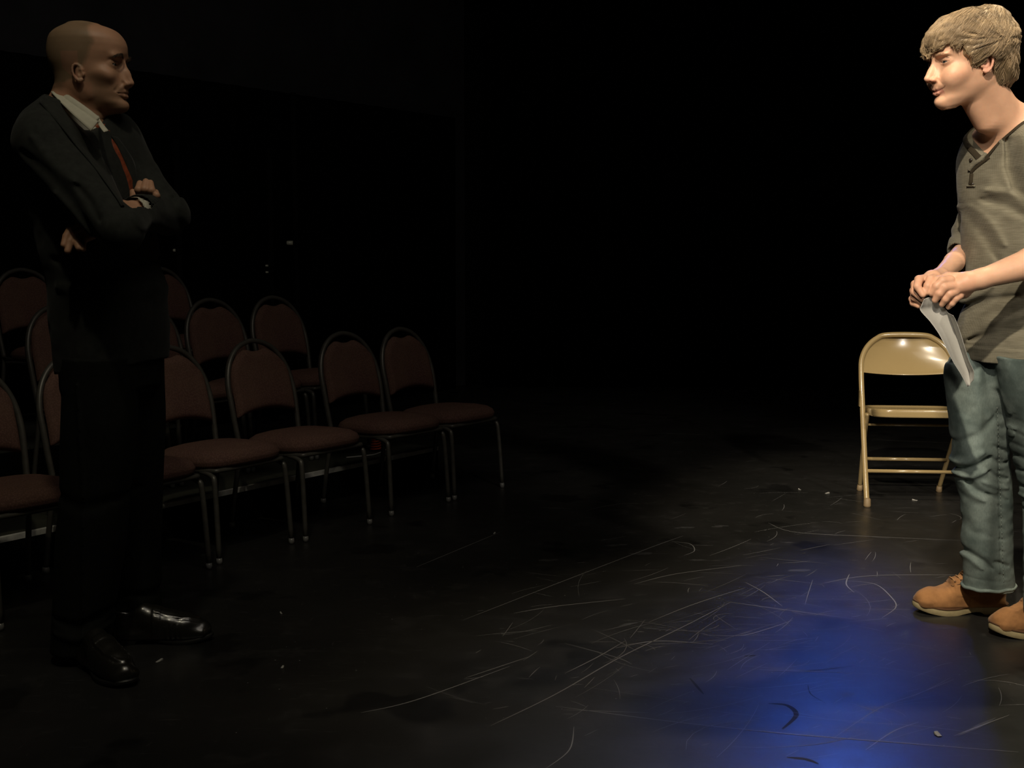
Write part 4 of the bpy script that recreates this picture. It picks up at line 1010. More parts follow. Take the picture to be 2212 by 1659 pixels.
    brow(body, fr, [(.0925, .016, .0165), (.0925, .028, .020), (.084, .042, .018), (.074, .050, .012)], M['brow_fair'], 80, .006, .00028, 3)
    # ---- henley
    s = Body(); rows = trows(.010, TR)
    s.add(chain([A(fs), A(fs) * .5 + A(fe) * .5, A(P(2088, 522, 3.97))], [.060, .052, .047], .01), .03)
    # rolled cuffs: a fat turned band at each elbow
    s.add(chain([A(P(2086, 512, 3.96)), A(P(2080, 536, 3.92))], [.051, .049], .01), .006)
    s.sub(cone(A(P(2076, 549, 3.90)), A(P(2062, 572, 3.78)), .041, .043), .004)
    s.add(zloft(rows, ang, 2.25), .03)
    s.add(chain([A(ns) + A((-.02, .02, .0)), A(ns) * .6 + A(ne) * .4, A(ne) + A((0, 0, .05))], [.072, .066, .060], .01), .035)
    s.isect(half((0, 0, P(2120, 786, 3.6).z), (0, 0, -1)), .0)
    # neckline: open above a cone round the base of the neck that dips at the front; the rim is traced on the cloth for the band
    C0 = A(P(2190, 290, 3.72)); an_ = ang - .36; Fn, Ln = A((math.cos(an_), math.sin(an_), 0)), A((-math.sin(an_), math.cos(an_), 0)); ELA, ELV = np.radians([0, 10, 20, 32, 48, 62, 90, 130, 180]), np.radians([-37, -31, -23, -13, 0, 12, 27, 36, 38])
    AA = np.linspace(-math.pi, math.pi, 120, endpoint=False); rad_ = np.linspace(.05, .30, 300)
    def rim(off, lift):
        out = []
        for a in AA:
            e_ = np.interp(abs(a), ELA, ELV) + off; d_ = (Fn * math.cos(a) + Ln * math.sin(a)) * math.cos(e_) + A((0, 0, math.sin(e_)))
            v = s.ev(C0 + rad_[:, None] * d_); k = np.nonzero(v > 0)[0]; out.append(C0 + d_ * ((rad_[k[0]] if len(k) else .12) + lift))
        out = np.array(out)
        for _ in range(2): out = (np.roll(out, 1, 0) + 2 * out + np.roll(out, -1, 0)) / 4
        return out
    ring_in, ring_out = rim(math.radians(.6), .0015), rim(math.radians(-5.0), .0028)
    def opening(p):
        q = p - C0; u, v = q @ Fn, q @ Ln; e_ = np.interp(np.abs(np.arctan2(v, u)), ELA, ELV); rr2 = np.hypot(u, v)
        return -(q[..., 2] * np.cos(e_) - rr2 * np.sin(e_))
    s.sub((opening, C0 - .26, C0 + .26), .002)
    fr_pt = ring_in[len(AA) // 2]
    s.sub(chain([fr_pt + A((0, -.004, .006)), fr_pt + A((-.006, -.012, -.030))], [.012, .002], .005), .003)
    au = (1, 0, 0); av = (0, 0, 1); Q = lambda x, y: P(x, y, 3.60)
    st = [([Q(2118, 430), Q(2140, 470), Q(2160, 520), Q(2172, 560)], .012, -.006), ([Q(2130, 440), Q(2156, 480), Q(2178, 530)], .012, .006),
          ([Q(2150, 428), Q(2180, 440), Q(2215, 470)], .016, -.009), ([Q(2150, 408), Q(2185, 415), Q(2215, 436)], .012, .007), ([Q(2100, 300), Q(2108, 350)], .008, -.002),
          ([Q(2190, 300), Q(2186, 360), Q(2196, 410), Q(2216, 440)], .014, -.010), ([Q(2178, 300), Q(2176, 360), Q(2184, 405)], .012, .006),
          ([Q(2085, 690), Q(2120, 660), Q(2160, 620)], .014, .009), ([Q(2090, 730), Q(2110, 690), Q(2160, 650), Q(2200, 640)], .013, -.010), ([Q(2110, 745), Q(2150, 700), Q(2210, 680)], .015, .008), ([Q(2085, 640), Q(2120, 650)], .010, -.005),
          ([Q(2130, 740), Q(2180, 715), Q(2215, 712)], .012, -.007), ([Q(2075, 560), Q(2110, 575)], .010, -.004), ([Q(2080, 470), Q(2100, 520), Q(2104, 560)], .014, -.004),
          ([Q(2074, 757), Q(2215, 760)], .004, .0018), ([Q(2074, 750), Q(2215, 753)], .003, -.0022)]
    s.disp(strokes(st, au, av), (1.0, 3.2, .6), (2.0, 4.1, 1.7))
    s.disp(lambda p, d: np.where(np.abs(d) < .03, .0035 * vnoise(p * A((1, 1, .6)), 14, 1) + .0016 * vnoise(p, 34, 2), 0), (1.0, 3.2, .6), (2.0, 4.1, 1.7))
    sh = put('henley', s.mesh('henley', h=.0042), M['knit'], root); sh['label'] = 'grey waffle-knit henley shirt with pushed-up sleeves'
    bv = bvh_of(sh)
    def band(name, pts, wd, m, par, lift=.001, th=.0025, n=6):
        q = [on(bv, x, y, lift, 3.6) for x, y in pts]; q = [v for v in q if v is not None]; pp = smooth_path(q, n)
        mb = MB(); nrm = A((-.35, -.93, .1)); mb.tube(pp, [wd / 2] * len(pp), seg=8, flat=th / wd * 2, up=nrm); return put(name, mb.me(), m, par)
    V = []; sel = [(len(AA) // 2 + 1 + k) % len(AA) for k in range(len(AA) - 2)]
    for k in sel:
        a_, c_ = ring_in[k], ring_out[k]; o_ = (a_ + c_) / 2 - C0; o_ = o_ / np.linalg.norm(o_) * .0028; V += [a_ - o_, a_ + o_ * .6, c_ + o_ * .6, c_ - o_]
    n_ = len(sel); F = []
    for i_ in range(n_ - 1): F += [(4 * i_ + k, 4 * i_ + (k + 1) % 4, 4 * i_ + 4 + (k + 1) % 4, 4 * i_ + 4 + k) for k in range(4)]
    F += [(3, 2, 1, 0), (4 * n_ - 4, 4 * n_ - 3, 4 * n_ - 2, 4 * n_ - 1)]
    me = me_from(V, F); bm = bmesh.new(); bm.from_mesh(me); bmesh.ops.recalc_face_normals(bm, faces=bm.faces); bm.to_mesh(me); bm.free()
    put('neckband', autosmooth(me, 50), M['knit_trim'], sh)
    # placket: two facings, dark gap between, three buttons
    band('placket', [(2138, 340), (2122, 352), (2107, 364), (2098, 374)], .011, M['knit_trim'], sh, .001, .004)
    band('placket', [(2132, 334), (2118, 346), (2104, 357), (2095, 368)], .013, M['knit'], sh, .003, .005)
    band('placket', [(2101, 375), (2100, 388), (2098, 399)], .017, M['knit_trim'], sh, .0005, .003); band('placket', [(2090, 402), (2107, 402)], .006, M['knit'], sh, .002, .004)
    for x, y in ((2094, 319), (2098, 346), (2101, 398)):
        q = on(bv, x, y, .001, 3.58); mb = MB(); n_ = A((-.6, -.8, 0)); mb.tube([A(q), A(q) + n_ * .003, A(q) + n_ * .0038], [.0058, .0056, .0035], seg=14); put('button', mb.me(), M['button_dark'], sh)
    # ---- jeans
    j = Body(); 
    def lr(rows, Y0, Y1):
        out = []; n = len(rows)
        for i, (py, xl, xr, dep) in enumerate(rows):
            Y = Y0 + (Y1 - Y0) * i / (n - 1); a_, b_ = P(xl, py, Y), P(xr, py, Y); out.append((a_.z, (a_.x + b_.x) / 2, Y, (b_.x - a_.x) / 2, dep / 2))
        return out
    far = lr([(758, 2072, 2120, .06), (764, 2058, 2140, .10), (774, 2046, 2165, .15), (788, 2040, 2176, .19), (800, 2042, 2176, .195), (870, 2048, 2178, .185), (930, 2054, 2178, .175), (990, 2058, 2179, .165), (1018, 2059, 2180, .16), (1040, 2070, 2181, .155), (1100, 2078, 2182, .15), (1180, 2082, 2184, .145), (1240, 2083, 2186, .145), (1268, 2081, 2190, .150)], 3.76, 3.80)
    near = lr([(772, 2155, 2290, .19), (800, 2158, 2300, .20), (880, 2168, 2305, .19), (960, 2184, 2310, .18), (1010, 2198, 2312, .175), (1040, 2206, 2314, .17), (1100, 2212, 2312, .16), (1200, 2216, 2312, .155), (1325, 2218, 2318, .155)], 3.62, 3.58)
    j.add(zloft(far, 0.0, 2.15), .01); j.add(zloft(near, 0.0, 2.15), .02)
    j.add(zloft(trows(-.004, [(745, 2180, .085, .150), (780, 2176, .095, .160), (830, 2174, .09, .155)]), ang, 2.3), .03)
    Q = lambda x, y: P(x, y, 3.72)
    st = [([Q(2062, 1016), Q(2085, 1018), Q(2112, 1004), Q(2135, 985)], .010, -.011), ([Q(2058, 1000), Q(2085, 1000), Q(2118, 975)], .012, .009), ([Q(2066, 1030), Q(2100, 1030), Q(2130, 1012)], .010, .009), ([Q(2060, 985), Q(2075, 960), Q(2110, 935), Q(2140, 900)], .014, -.008),
          ([Q(2095, 1040), Q(2112, 1060), Q(2135, 1070)], .011, -.009), ([Q(2085, 1045), Q(2100, 1068), Q(2125, 1082)], .011, .006), ([Q(2125, 1010), Q(2150, 1030), Q(2178, 1035)], .008, -.007), ([Q(2120, 1040), Q(2150, 1050), Q(2178, 1055)], .008, .006), ([Q(2130, 985), Q(2155, 1000), Q(2178, 1000)], .007, -.006), ([Q(2130, 1065), Q(2178, 1082)], .007, -.005), ([Q(2140, 960), Q(2178, 978)], .008, -.005),
          ([Q(2082, 1190), Q(2105, 1200), Q(2130, 1215), Q(2145, 1230)], .009, -.009), ([Q(2080, 1200), Q(2105, 1215), Q(2125, 1232)], .009, .006), ([Q(2088, 1120), Q(2110, 1150), Q(2140, 1160)], .014, -.005), ([Q(2150, 1215), Q(2180, 1225)], .010, -.006),
          ([Q(2045, 780), Q(2075, 786)], .005, -.004), ([Q(2150, 880), Q(2152, 960), Q(2156, 1060), Q(2160, 1160), Q(2164, 1255)], .003, -.0028), ([Q(2146, 880), Q(2148, 960), Q(2152, 1060), Q(2156, 1160), Q(2160, 1255)], .003, .0016),
          ([Q(2120, 790), Q(2130, 850), Q(2150, 900)], .020, -.012), ([Q(2186, 950), Q(2200, 985), Q(2214, 1010)], .010, -.007), ([Q(2190, 930), Q(2206, 960), Q(2216, 980)], .012, .006),
          ([Q(2082, 1255), Q(2190, 1259)], .003, -.0018)]
    for i in range(15): st.append(([Q(2146 + .9 * i, 890 + 25 * i), Q(2160 + .9 * i, 896 + 25 * i + 4 * math.sin(i))], .005, -.0035))
    j.disp(strokes(st, (1, 0, 0), (0, 0, 1)), (1.0, 3.2, 0), (2.0, 4.2, 1.2))
    j.disp(lambda p, d: np.where(np.abs(d) < .03, .004 * vnoise(p * A((1, 1, .7)), 11, 4) + .0018 * vnoise(p * A((1, 1, 1.6)), 30, 5), 0), (1.0, 3.2, 0), (2.0, 4.2, 1.2))
    def jc(p):
        c = np.ones((len(p), 3)); sd = (P(2152, 1000, 3.72).x); z = p[:, 2]; u = p[:, 0]
        seam = np.exp(-((u - sd - .00003) / .022) ** 2); c = c * (1 - .45 * seam * (z < 1.0))[:, None]
        wear = np.exp(-((u - P(2090, 900, 3.72).x) / .035) ** 2) * (z > .5); c = c * (1 + .32 * wear)[:, None]
        hem = np.exp(-((z - (P(2120, 1266, 3.8).z)) / .008) ** 2); c = c * (1 + .35 * hem)[:, None]
        return c
    jn = put('jeans', j.mesh('jeans', h=.0045, colfn=jc), M['denim'], root); jn['label'] = 'faded washed-out blue-green jeans'
    bj = bvh_of(jn); mb = MB()   # seam stitches down the outer side
    for i in range(44):
        y = 880 + i * 8.7; x = 2154 + (y - 880) * .037; a_, c_ = on(bj, x, y, .0006), on(bj, x, y + 4.2, .0006)
        if a_ and c_ and (a_ - c_).length < .03: mb.tube([a_, c_], .0009, seg=4)
    put('seam_stitching', mb.me(), M['stitch'], jn)
    # hem bands
    for (xl, xr, py, Y, dp) in ((2081, 2190, 1266, 3.80, .152),):
        c_ = (P(xl, py, Y) + P(xr, py, Y)) / 2; rx = (P(xr, py, Y).x - P(xl, py, Y).x) / 2
        pp = [(c_.x + rx * 1.0 * math.cos(t), Y + dp / 2 * math.sin(t), c_.z + .004 + .0015 * math.sin(9 * t) + .003 * math.cos(t)) for t in np.linspace(0, 2 * math.pi, 40, endpoint=False)]
        mb = MB(); mb.tube(pp, .006, seg=8, closed=True, caps=False, flat=1.0); hm = mb.me(); set_col(hm, np.tile(A((1.3, 1.3, 1.3)), (len(hm.vertices), 1))); put('hem', hm, M['denim'], jn)
    # ---- boots
    def bt(toe, yaw, mirror, s):
        t = FP(*toe); boot(root, (t.x - math.cos(yaw) * .295 * s, t.y - math.sin(yaw) * .295 * s, 0), yaw, mirror, s)
    bt((1972, 1322), math.pi + .03, False, 1.07)
    bt((2140, 1374), math.pi + .22, True, 1.10)
    return root, body, fr, sh, T
BOY, BOYBODY, BFR, HENLEY, BT = boy()
# ---- hair
def boy_hair():
    T, R, sc_, o = BFR
    # lower limit of the hair in head space, seen from the side
    lim = lambda x: np.interp(x, [-.125, -.10, -.060, -.035, -.028, -.022, -.006, .000, .028, .036, .050, .062, .072, .085, .095, .103, .112], [-.082, -.096, -.090, -.080, -.040, -.006, -.006, -.030, -.032, .002, .024, .022, .040, .034, .022, .006, .000])
    h = Body(); L = Local(h, BFR)
    L.add(ell((-.017, 0, .027), (.115, .0855, .092)), .01)
    L.add(ell((-.004, 0, .046), (.098, .0885, .079)), .02); L.add(ell((-.020, 0, .03), (.100, .0900, .080)), .02)
    L.add(ell((-.064, 0, .066), (.058, .062, .059)), .03)
    L.add(ell((-.072, 0, -.035), (.052, .062, .070)), .03)
    hl = to_local(BFR)
    def cut(p):
        q = hl(p); return (lim(q[..., 0]) + .004 * np.sin(q[..., 0] * 420) + .003 * np.sin(q[..., 0] * 790 + 1) - q[..., 2]) * 0.8
    h.isect((cut, A((-9, -9, -9)), A((9, 9, 9))), .006)
    def dsp(p, d):
        q = hl(p); x, y, z = q[..., 0], q[..., 1], q[..., 2]; a = np.arctan2(z - .03, x + .045); r_ = np.hypot(x + .045, z - .03)
        g = np.stack([a * .10 + vnoise(q, 20, 8) * .010, np.abs(y) * .4, r_ * .10], -1)
        return np.where(np.abs(d) < .03, .0034 * vnoise(g, 130, 9) + .0016 * vnoise(g, 300, 10) + .004 * vnoise(q, 26, 12), 0)
    h.disp(dsp, *[f(T(A([(a, b_, c) for a in (-.15, .15) for b_ in (-.12, .12) for c in (-.12, .16)])), axis=0) for f in (np.min, np.max)])
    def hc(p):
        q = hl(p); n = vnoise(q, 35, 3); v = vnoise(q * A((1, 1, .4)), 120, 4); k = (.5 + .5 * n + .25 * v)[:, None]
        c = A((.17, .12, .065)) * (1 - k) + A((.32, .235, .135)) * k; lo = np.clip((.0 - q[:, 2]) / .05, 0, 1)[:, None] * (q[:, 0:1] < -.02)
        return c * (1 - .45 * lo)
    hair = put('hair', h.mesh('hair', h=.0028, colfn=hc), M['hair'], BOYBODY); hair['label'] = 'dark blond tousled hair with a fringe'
    me = hair.data; bvh = BVHTree.FromPolygons([v.co for v in me.vertices], [tuple(p.vertices) for p in me.polygons])
    # locks lying on it, combed from the crown forwards and down
    rr = random.Random(5); mb = MB(); crown = A((-.075, .0, .105)); C0 = A((-.01, 0, .03)); cols = []
    for i in range(5200):
        d = A((rr.gauss(0, 1), rr.gauss(0, 1) , rr.gauss(.35, .8))); d /= np.linalg.norm(d)
        if rr.random() < .25: d = A((rr.uniform(.5, 1), rr.uniform(-.6, .6), rr.uniform(.1, .9))); d /= np.linalg.norm(d)
        pts = []; p = C0 + d * .10; flow = None; nseg = 7; ln = rr.uniform(.03, .065); jit = A((rr.gauss(0, .35), rr.gauss(0, .35), rr.gauss(0, .2)))
        ok = True; side_ = p[1]
        for k in range(nseg):
            w = Vector(T(p)); loc, nrm, _, _ = bvh.find_nearest(w)
            if loc is None: ok = False; break
            q = hl(A(loc)[None])[0]; lift = .0006 + .0014 * math.sin(math.pi * min(1, k / nseg + .15)) + (.004 * rr.random() if k == nseg - 1 else 0)
            pts.append(A(loc + nrm * lift)); g = q - crown; g[2] *= 1.0; g = g + A((.03, 0, -.035)) + jit * .015; nn = (A(nrm) @ R) / sc_; nn /= np.linalg.norm(nn); g = g - nn * np.dot(g, nn); g /= np.linalg.norm(g) + 1e-9
            p = q + g * ln / nseg
            if p[2] < lim(p[0]) - .003:
                if len(pts) > 1 and rr.random() < .7:
                    e_ = (pts[-1] - pts[-2]); e_ = e_ / (np.linalg.norm(e_) + 1e-9) * .6 + A((0, 0, -.55)) + A((rr.gauss(0, .15), rr.gauss(0, .15), 0)); L_ = rr.uniform(.003, .012); pts += [pts[-1] + e_ * L_ * .5, pts[-1] + e_ * L_]
                break
        if not ok or len(pts) < 3: continue
        r0 = rr.uniform(.0005, .0010); n0 = len(mb.v); pts = smooth_path(pts, 2); mb.tube(pts, [r0 * .6, r0, r0 * .9, r0 * .15], seg=4, flat=.6)
        k = rr.uniform(.65, 1.1); cols += [A((.30, .215, .125)) * k] * (len(mb.v) - n0)
    # flyaway ends at the fringe and nape
    me = mb.me(); set_col(me, np.array(cols)); put('hair_locks', me, M['hair'], BOYBODY)['kind'] = 'stuff'
boy_hair()
# ---- the paper in the young man's hands
def papers():
    def sheet(L, Rr, th, name, label):
        Lp = smooth_path([P(x, y, d) for x, y, d in L], 8); Rp = smooth_path([P(x, y, d) for x, y, d in Rr], 8); n = min(len(Lp), len(Rp))
        Li = lambda v, q: A(q[min(int(v * (len(q) - 1)), len(q) - 2)]) * (1 - (v * (len(q) - 1)) % 1 if v < 1 else 0) + A(q[min(int(v * (len(q) - 1)) + 1, len(q) - 1)]) * ((v * (len(q) - 1)) % 1 if v < 1 else 1)
        def f(u, v):
            a, b_ = Li(v, Lp), Li(v, Rp); m = a * (1 - u) + b_ * u; w = np.linalg.norm(b_ - a); return m + A((0, .20 * w * math.sin(math.pi * u) , 0))
        return grid_me(f, 14, 34, thick=th)
    root = put('paper', sheet([(1996, 646, 3.435), (1990, 660, 3.43), (1988, 671, 3.43), (2010, 696, 3.42), (2030, 725, 3.41), (2046, 757, 3.40), (2060, 784, 3.40), (2075, 808, 3.40), (2090, 836, 3.40)],
                     [(2014, 640, 3.445), (2028, 652, 3.45), (2044, 669, 3.46), (2056, 692, 3.46), (2066, 722, 3.455), (2076, 752, 3.45), (2084, 780, 3.44), (2093, 806, 3.43), (2096, 833, 3.41)], .0006, 'paper', ''), M['paper'])
    tag(root, 'curled white script sheets hanging from the young man hands', 'paper')
    put('back_sheet', sheet([(2045, 671, 3.462), (2056, 693, 3.462), (2066, 723, 3.46), (2077, 753, 3.45), (2085, 781, 3.445), (2094, 807, 3.435), (2094, 834, 3.415)],
                            [(2059, 681, 3.40), (2066, 694, 3.40), (2076, 722, 3.395), (2085, 752, 3.39), (2094, 780, 3.39), (2104, 803, 3.39), (2103, 822, 3.40)], .0006, '', ''), M['paper'], root)
papers()
# ------------------------------------------------------------------ the man in the dark suit at left
def man():
    base = FP(262, 1432); root = world_empty('person', (base.x, base.y, 0))
    tag(root, 'balding man in black suit and rust tie with crossed arms, standing at left', 'person')
    ang = -.70; Fv = A((math.cos(ang), math.sin(ang), 0)); Lv = A((-math.sin(ang), math.cos(ang), 0)); Y0 = 3.42
    HO = P(192, 142, 3.40); fr = frame(HO, -.07, 0.02, 0.0, (1.095, 1.05, 1.058)); T = fr[0]
    def trows(off, rows):
        out = []
        for py, cx, a_, w_ in rows: q = P(cx, py, Y0); out.append((q.z, q.x, q.y, a_ + off, w_ + off))
        return out
    TR = [(196, 164, .055, .058), (215, 164, .065, .090), (240, 166, .084, .140), (268, 168, .100, .175), (300, 172, .112, .185), (360, 182, .120, .182), (430, 196, .120, .176), (520, 212, .112, .164), (600, 224, .110, .160), (700, 236, .114, .162), (780, 244, .114, .160), (820, 246, .114, .158)]
    b = Body(); head(b, fr, 'man')
    nb = P(158, 245, 3.42)
    b.add(cone(T((-.030, 0, -.055)), A(nb), .057, .066), .03); b.add(cone(T((.010, 0, -.085)), A(P(190, 262, 3.39)), .034, .042), .03)
    b.add(cone(T((.052, 0, -.107)), T((-.005, 0, -.112)), .012, .024), .02)
    b.add(zloft(trows(-.022, TR), ang, 2.2), .03)
    rs, re_, rw = P(92, 308, 3.28), P(262, 500, 3.12), P(312, 446, 3.35)      # near arm
    ls, le, lw = P(246, 318, 3.56), P(360, 462, 3.43), P(290, 458, 3.24)       # far arm
    b.add(chain([A(rs), A(re_), A(rw)], [.048, .040, .028], .01), .02); b.add(chain([A(ls), A(le), A(lw)], [.048, .042, .028], .01), .02)
    D = lambda x, y, Y: A(P(x, y, Y))
    # the hand that lies on the far sleeve: four fingers upwards
    b.add(chain([A(rw), D(318, 438, 3.36), D(319, 430, 3.36)], [.027, .026, .022], .01), .012)
    for x0, x1, x2, yt, yb, r_ in ((303, 299, 302, 392, 428, .0098), (313, 312, 315, 388, 430, .0102), (325, 327, 325, 391, 432, .0100), (334, 338, 337, 411, 434, .0090)):
        b.add(chain([D(x0 + 2, yb, 3.350), D(x1, (yt + yb) / 2, 3.325), D(x2, yt + 4, 3.345)], [r_ * 1.15, r_ * 1.08, r_ * .86], .003), .0025)
    b.add(chain([D(300, 440, 3.37), D(290, 428, 3.37), D(287, 415, 3.38)], [.014, .012, .009], .003), .005)
    # the hand tucked under the near arm, finger tips coming out behind it
    b.add(chain([A(lw), D(262, 458, 3.205), D(225, 470, 3.215), D(190, 488, 3.225)], [.027, .030, .030, .026], .01), .012)
    for p_, r_ in (([(190, 478), (157, 492), (146, 511), (140, 529)], .0105), ([(192, 490), (164, 502), (154, 522), (148, 542)], .0108), ([(198, 500), (172, 512), (168, 525), (172, 536)], .0098), ([(205, 508), (182, 518), (180, 528), (182, 538)], .0088)):
        b.add(chain([D(x - 2, y, 3.195 - .012 * i) for i, (x, y) in enumerate(p_)], [r_ * 1.15, r_ * 1.1, r_, r_ * .82], .003), .003)
    b.add(chain([D(255, 445, 3.19), D(238, 436, 3.17), D(225, 436, 3.165)], [.014, .012, .009], .003), .006)
    for (h_, k_, a_) in ((P(190, 800, 3.36), P(200, 1060, 3.34), P(178, 1390, 3.42)), (P(290, 800, 3.52), P(292, 1060, 3.61), P(290, 1320, 3.67))):
        b.add(chain([A(h_), A(k_), A(a_)], [.055, .040, .030], .01), .03)
    hl = to_local(fr)
    def skincol(p):
        c = np.tile(A((.50, .275, .17)), (len(p), 1)); q = hl(p); x, y, z = q.T; inh = z > -.14
        def blend(mask, col): nonlocal c; m = np.clip(mask, 0, 1)[:, None]; c = c * (1 - m) + A(col) * m
        n = vnoise(q, 300, 2) * .5 + vnoise(q, 60, 6)
        # close-cropped hair: behind a receding line, down to the nape and into short sideburns
        edge = np.interp(z, [-.12, -.055, -.035, -.015, .0, .03, .055, .075, .095, .115], [-.060, -.045, -.010, .010, .018, .030, .038, .030, .022, .02]) + .004 * n
        blend(.78 * inh * np.clip((edge - x) / .014 + .5, 0, 1) * np.clip((z + .075 + .25 * (x + .06)) / .012, 0, 1), (.200, .150, .088))
        # stubble round jaw and mouth
        st = np.clip((-.020 - z - .30 * (x - .02)) / .03, 0, 1) * (x > -.005) * np.clip((.112 - x) / .02, 0, 1) * np.where((z > -.05) & (x > .06), 0, 1)
        blend(.50 * st * inh, (.26, .165, .10))
        lip = np.exp(-((z + .0725) / .0075) ** 4) * (np.abs(y) < .022) * (x > .082); blend(lip * .5, (.36, .17, .12))
        blend(.35 * ((np.abs(y) > .064) & (np.abs(x + .02) < .022) & (np.abs(z + .012) < .038)), (.50, .22, .15))
        blend(.35 * inh * (x < .03) * (z < -.05), (.48, .22, .14))
        return c
    hlo, hhi = T((0, 0, 0)) - .165, T((0, 0, 0)) + .165; a0, a1 = D(130, 550, 3.26), D(350, 380, 3.14); mn, mx = np.minimum(a0, a1), np.maximum(a0, a1); mx[1] = 3.40
    body = put('body', b.mesh('body', h=.010, fine=[(hlo, hhi, .0018), (mn, mx, .0026)], colfn=skincol), M['skin'], root)
    eyes(body, fr, (1, -.05, .0), (.03, .025, .02))
    brow(body, fr, [(.0945, .014, .0175), (.097, .026, .0235), (.093, .038, .0225), (.083, .048, .017)], M['brow_dark'], 230, .008, .00045, 4)
    # forehead furrows are cut in the brow texture above: three fine lines
    # ---- white shirt: torso under the jacket
    s = Body(); s.add(zloft(trows(-.012, TR), ang, 2.2), .02); s.isect(half((0, 0, P(160, 244, Y0).z), (0, 0, 1)), .002)
    s.isect(half((0, 0, P(160, 700, Y0).z), (0, 0, -1)), .002)
    s.add(chain([A(le) * .25 + A(lw) * .75, A(lw) + A((.004, 0, 0))], [.041, .040], .01), .004)
    s.sub(cone(A(lw) * 1.1 - A(le) * .1, A(lw) * .6 + A(le) * .4, .039, .037), .001)
    s.disp(lambda p, d: np.where(np.abs(d) < .02, .002 * vnoise(p, 22, 3), 0), (-2, 2.8, .5), (-.5, 4, 1.8))
    shirt = put('shirt', s.mesh('shirt', h=.0045), M['shirt_white'], root); shirt['label'] = 'white dress shirt'
    bs = bvh_of(shirt)
    # ---- jacket
    j = Body(); j.add(zloft(trows(.006, TR), ang, 2.3), .02)
    nz = A(P(135, 805, 3.42)); n2 = A(P(340, 779, 3.42)); dn = n2 - nz
    j.isect(half(nz, (dn[2], 0, -dn[0])), .004)
    j.isect(half(P(112, 204, Y0), (0.30, -.1, 1)), .004)
    j.add(ell(A(rs) + A((.012, .01, .006)), (.072, .080, .066)), .04); j.add(ell(A(ls) + A((-.02, 0, .004)), (.072, .07, .062)), .04)
    j.add(chain([A(rs), A(rs) * .5 + A(re_) * .5 + A((0, 0, -.012)), A(re_), A(re_) * .25 + A(rw) * .75], [.074, .068, .056, .044], .01), .03)
    j.add(chain([A(ls), A(ls) * .5 + A(le) * .5, A(le) + A((.006, 0, -.006)), A(le) * .5 + A(lw) * .5, A(le) * .16 + A(lw) * .84], [.070, .062, .055, .048, .044], .01), .03)
    # sleeve opening at the far wrist, lapel opening over shirt and tie
    j.sub(cone(A(lw) * 1.35 - A(le) * .35, A(lw) * .70 + A(le) * .30, .045, .040), .002)
    j.sub(chain([A(P(188, 225, 3.34)), A(P(205, 262, 3.28)), A(P(228, 318, 3.25)), A(P(262, 400, 3.22)), A(P(276, 438, 3.20))], [.066, .042, .032, .024, .016], .004), .005)
    Q = lambda x, y: P(x, y, 3.25)
    st = [([Q(60, 330), Q(120, 370), Q(190, 430), Q(240, 500)], .014, -.008), ([Q(85, 300), Q(140, 360), Q(200, 400)], .014, .006), ([Q(150, 420), Q(200, 470), Q(230, 510)], .010, .006), ([Q(200, 405), Q(235, 440), Q(262, 480)], .010, -.007),
          ([Q(335, 420), Q(350, 455), Q(355, 490)], .008, -.007), ([Q(350, 415), Q(366, 450), Q(370, 485)], .008, .006), ([Q(365, 420), Q(382, 450), Q(385, 480)], .007, -.005), ([Q(318, 450), Q(335, 480), Q(345, 500)], .007, .005),
          ([Q(290, 330), Q(315, 370), Q(345, 400)], .012, -.006), ([Q(110, 560), Q(180, 590), Q(300, 560)], .018, -.008), ([Q(120, 620), Q(220, 640), Q(340, 620)], .025, .006), ([Q(205, 606), Q(253, 604)], .003, -.004),
          ([Q(180, 520), Q(190, 640), Q(195, 790)], .020, -.004), ([Q(300, 600), Q(310, 700), Q(320, 770)], .02, .004)]
    j.disp(strokes(st, (1, 0, 0), (0, 0, 1)), (-2, 2.8, .6), (-.5, 4, 1.8))
    j.disp(lambda p, d: np.where(np.abs(d) < .03, .004 * vnoise(p, 11, 7) + .0015 * vnoise(p, 32, 8), 0), (-2, 2.8, .6), (-.5, 4, 1.8))
    jk = put('jacket', j.mesh('jacket', h=.0048), M['suit'], root); jk['label'] = 'black single-breasted suit jacket'
    bv = bvh_of(jk)
    def patch(name, poly, bvt, m, par, lift=.002, th=.003, sub=5, yd=3.25):
        """a piece of cloth lying on the figure: quad strip between two edges"""
        L_, R_ = poly; n = 14
        Lp, Rp = smooth_path([(x, y, 0) for x, y in L_], n), smooth_path([(x, y, 0) for x, y in R_], n)
        def f(u, v):
            i = v * (len(Lp) - 1); a_ = Lp[int(round(i))]; i = v * (len(Rp) - 1); c_ = Rp[int(round(i))]; q = a_ * (1 - u) + c_ * u
            h_ = on(bvt, q[0], q[1], 0, yd); d_ = ray(q[0], q[1]).normalized(); return Vector(h_) - d_ * (lift + .0025 * math.sin(math.pi * u))
        G = np.array([[A(f(i / sub, k / 17)) for k in range(18)] for i in range(sub + 1)])
        for _ in range(3):
            G[:, 1:-1] = (G[:, :-2] + 2 * G[:, 1:-1] + G[:, 2:]) / 4
        me = grid_me(lambda u, v: G[int(round(u * sub)), int(round(v * 17))], sub + 1, 18, thick=-th); return put(name, me, m, par)
    # shirt collar flaps: stand up off the neck, so they are given their own depth
    def flap(name, pts, th, m, par):
        def f(u, v):
            a_, b_, c_, d_ = [A(P(*q)) for q in pts]; return (a_ * (1 - u) + b_ * u) * (1 - v) + (d_ * (1 - u) + c_ * u) * v + A((0, -.012 * math.sin(math.pi * u), 0))
        return put(name, grid_me(f, 14, 5, thick=th), m, par)
    flap('collar', [(120, 197, 3.375), (212, 263, 3.268), (196, 284, 3.245), (110, 200, 3.355)], .003, M['shirt_white'], shirt)
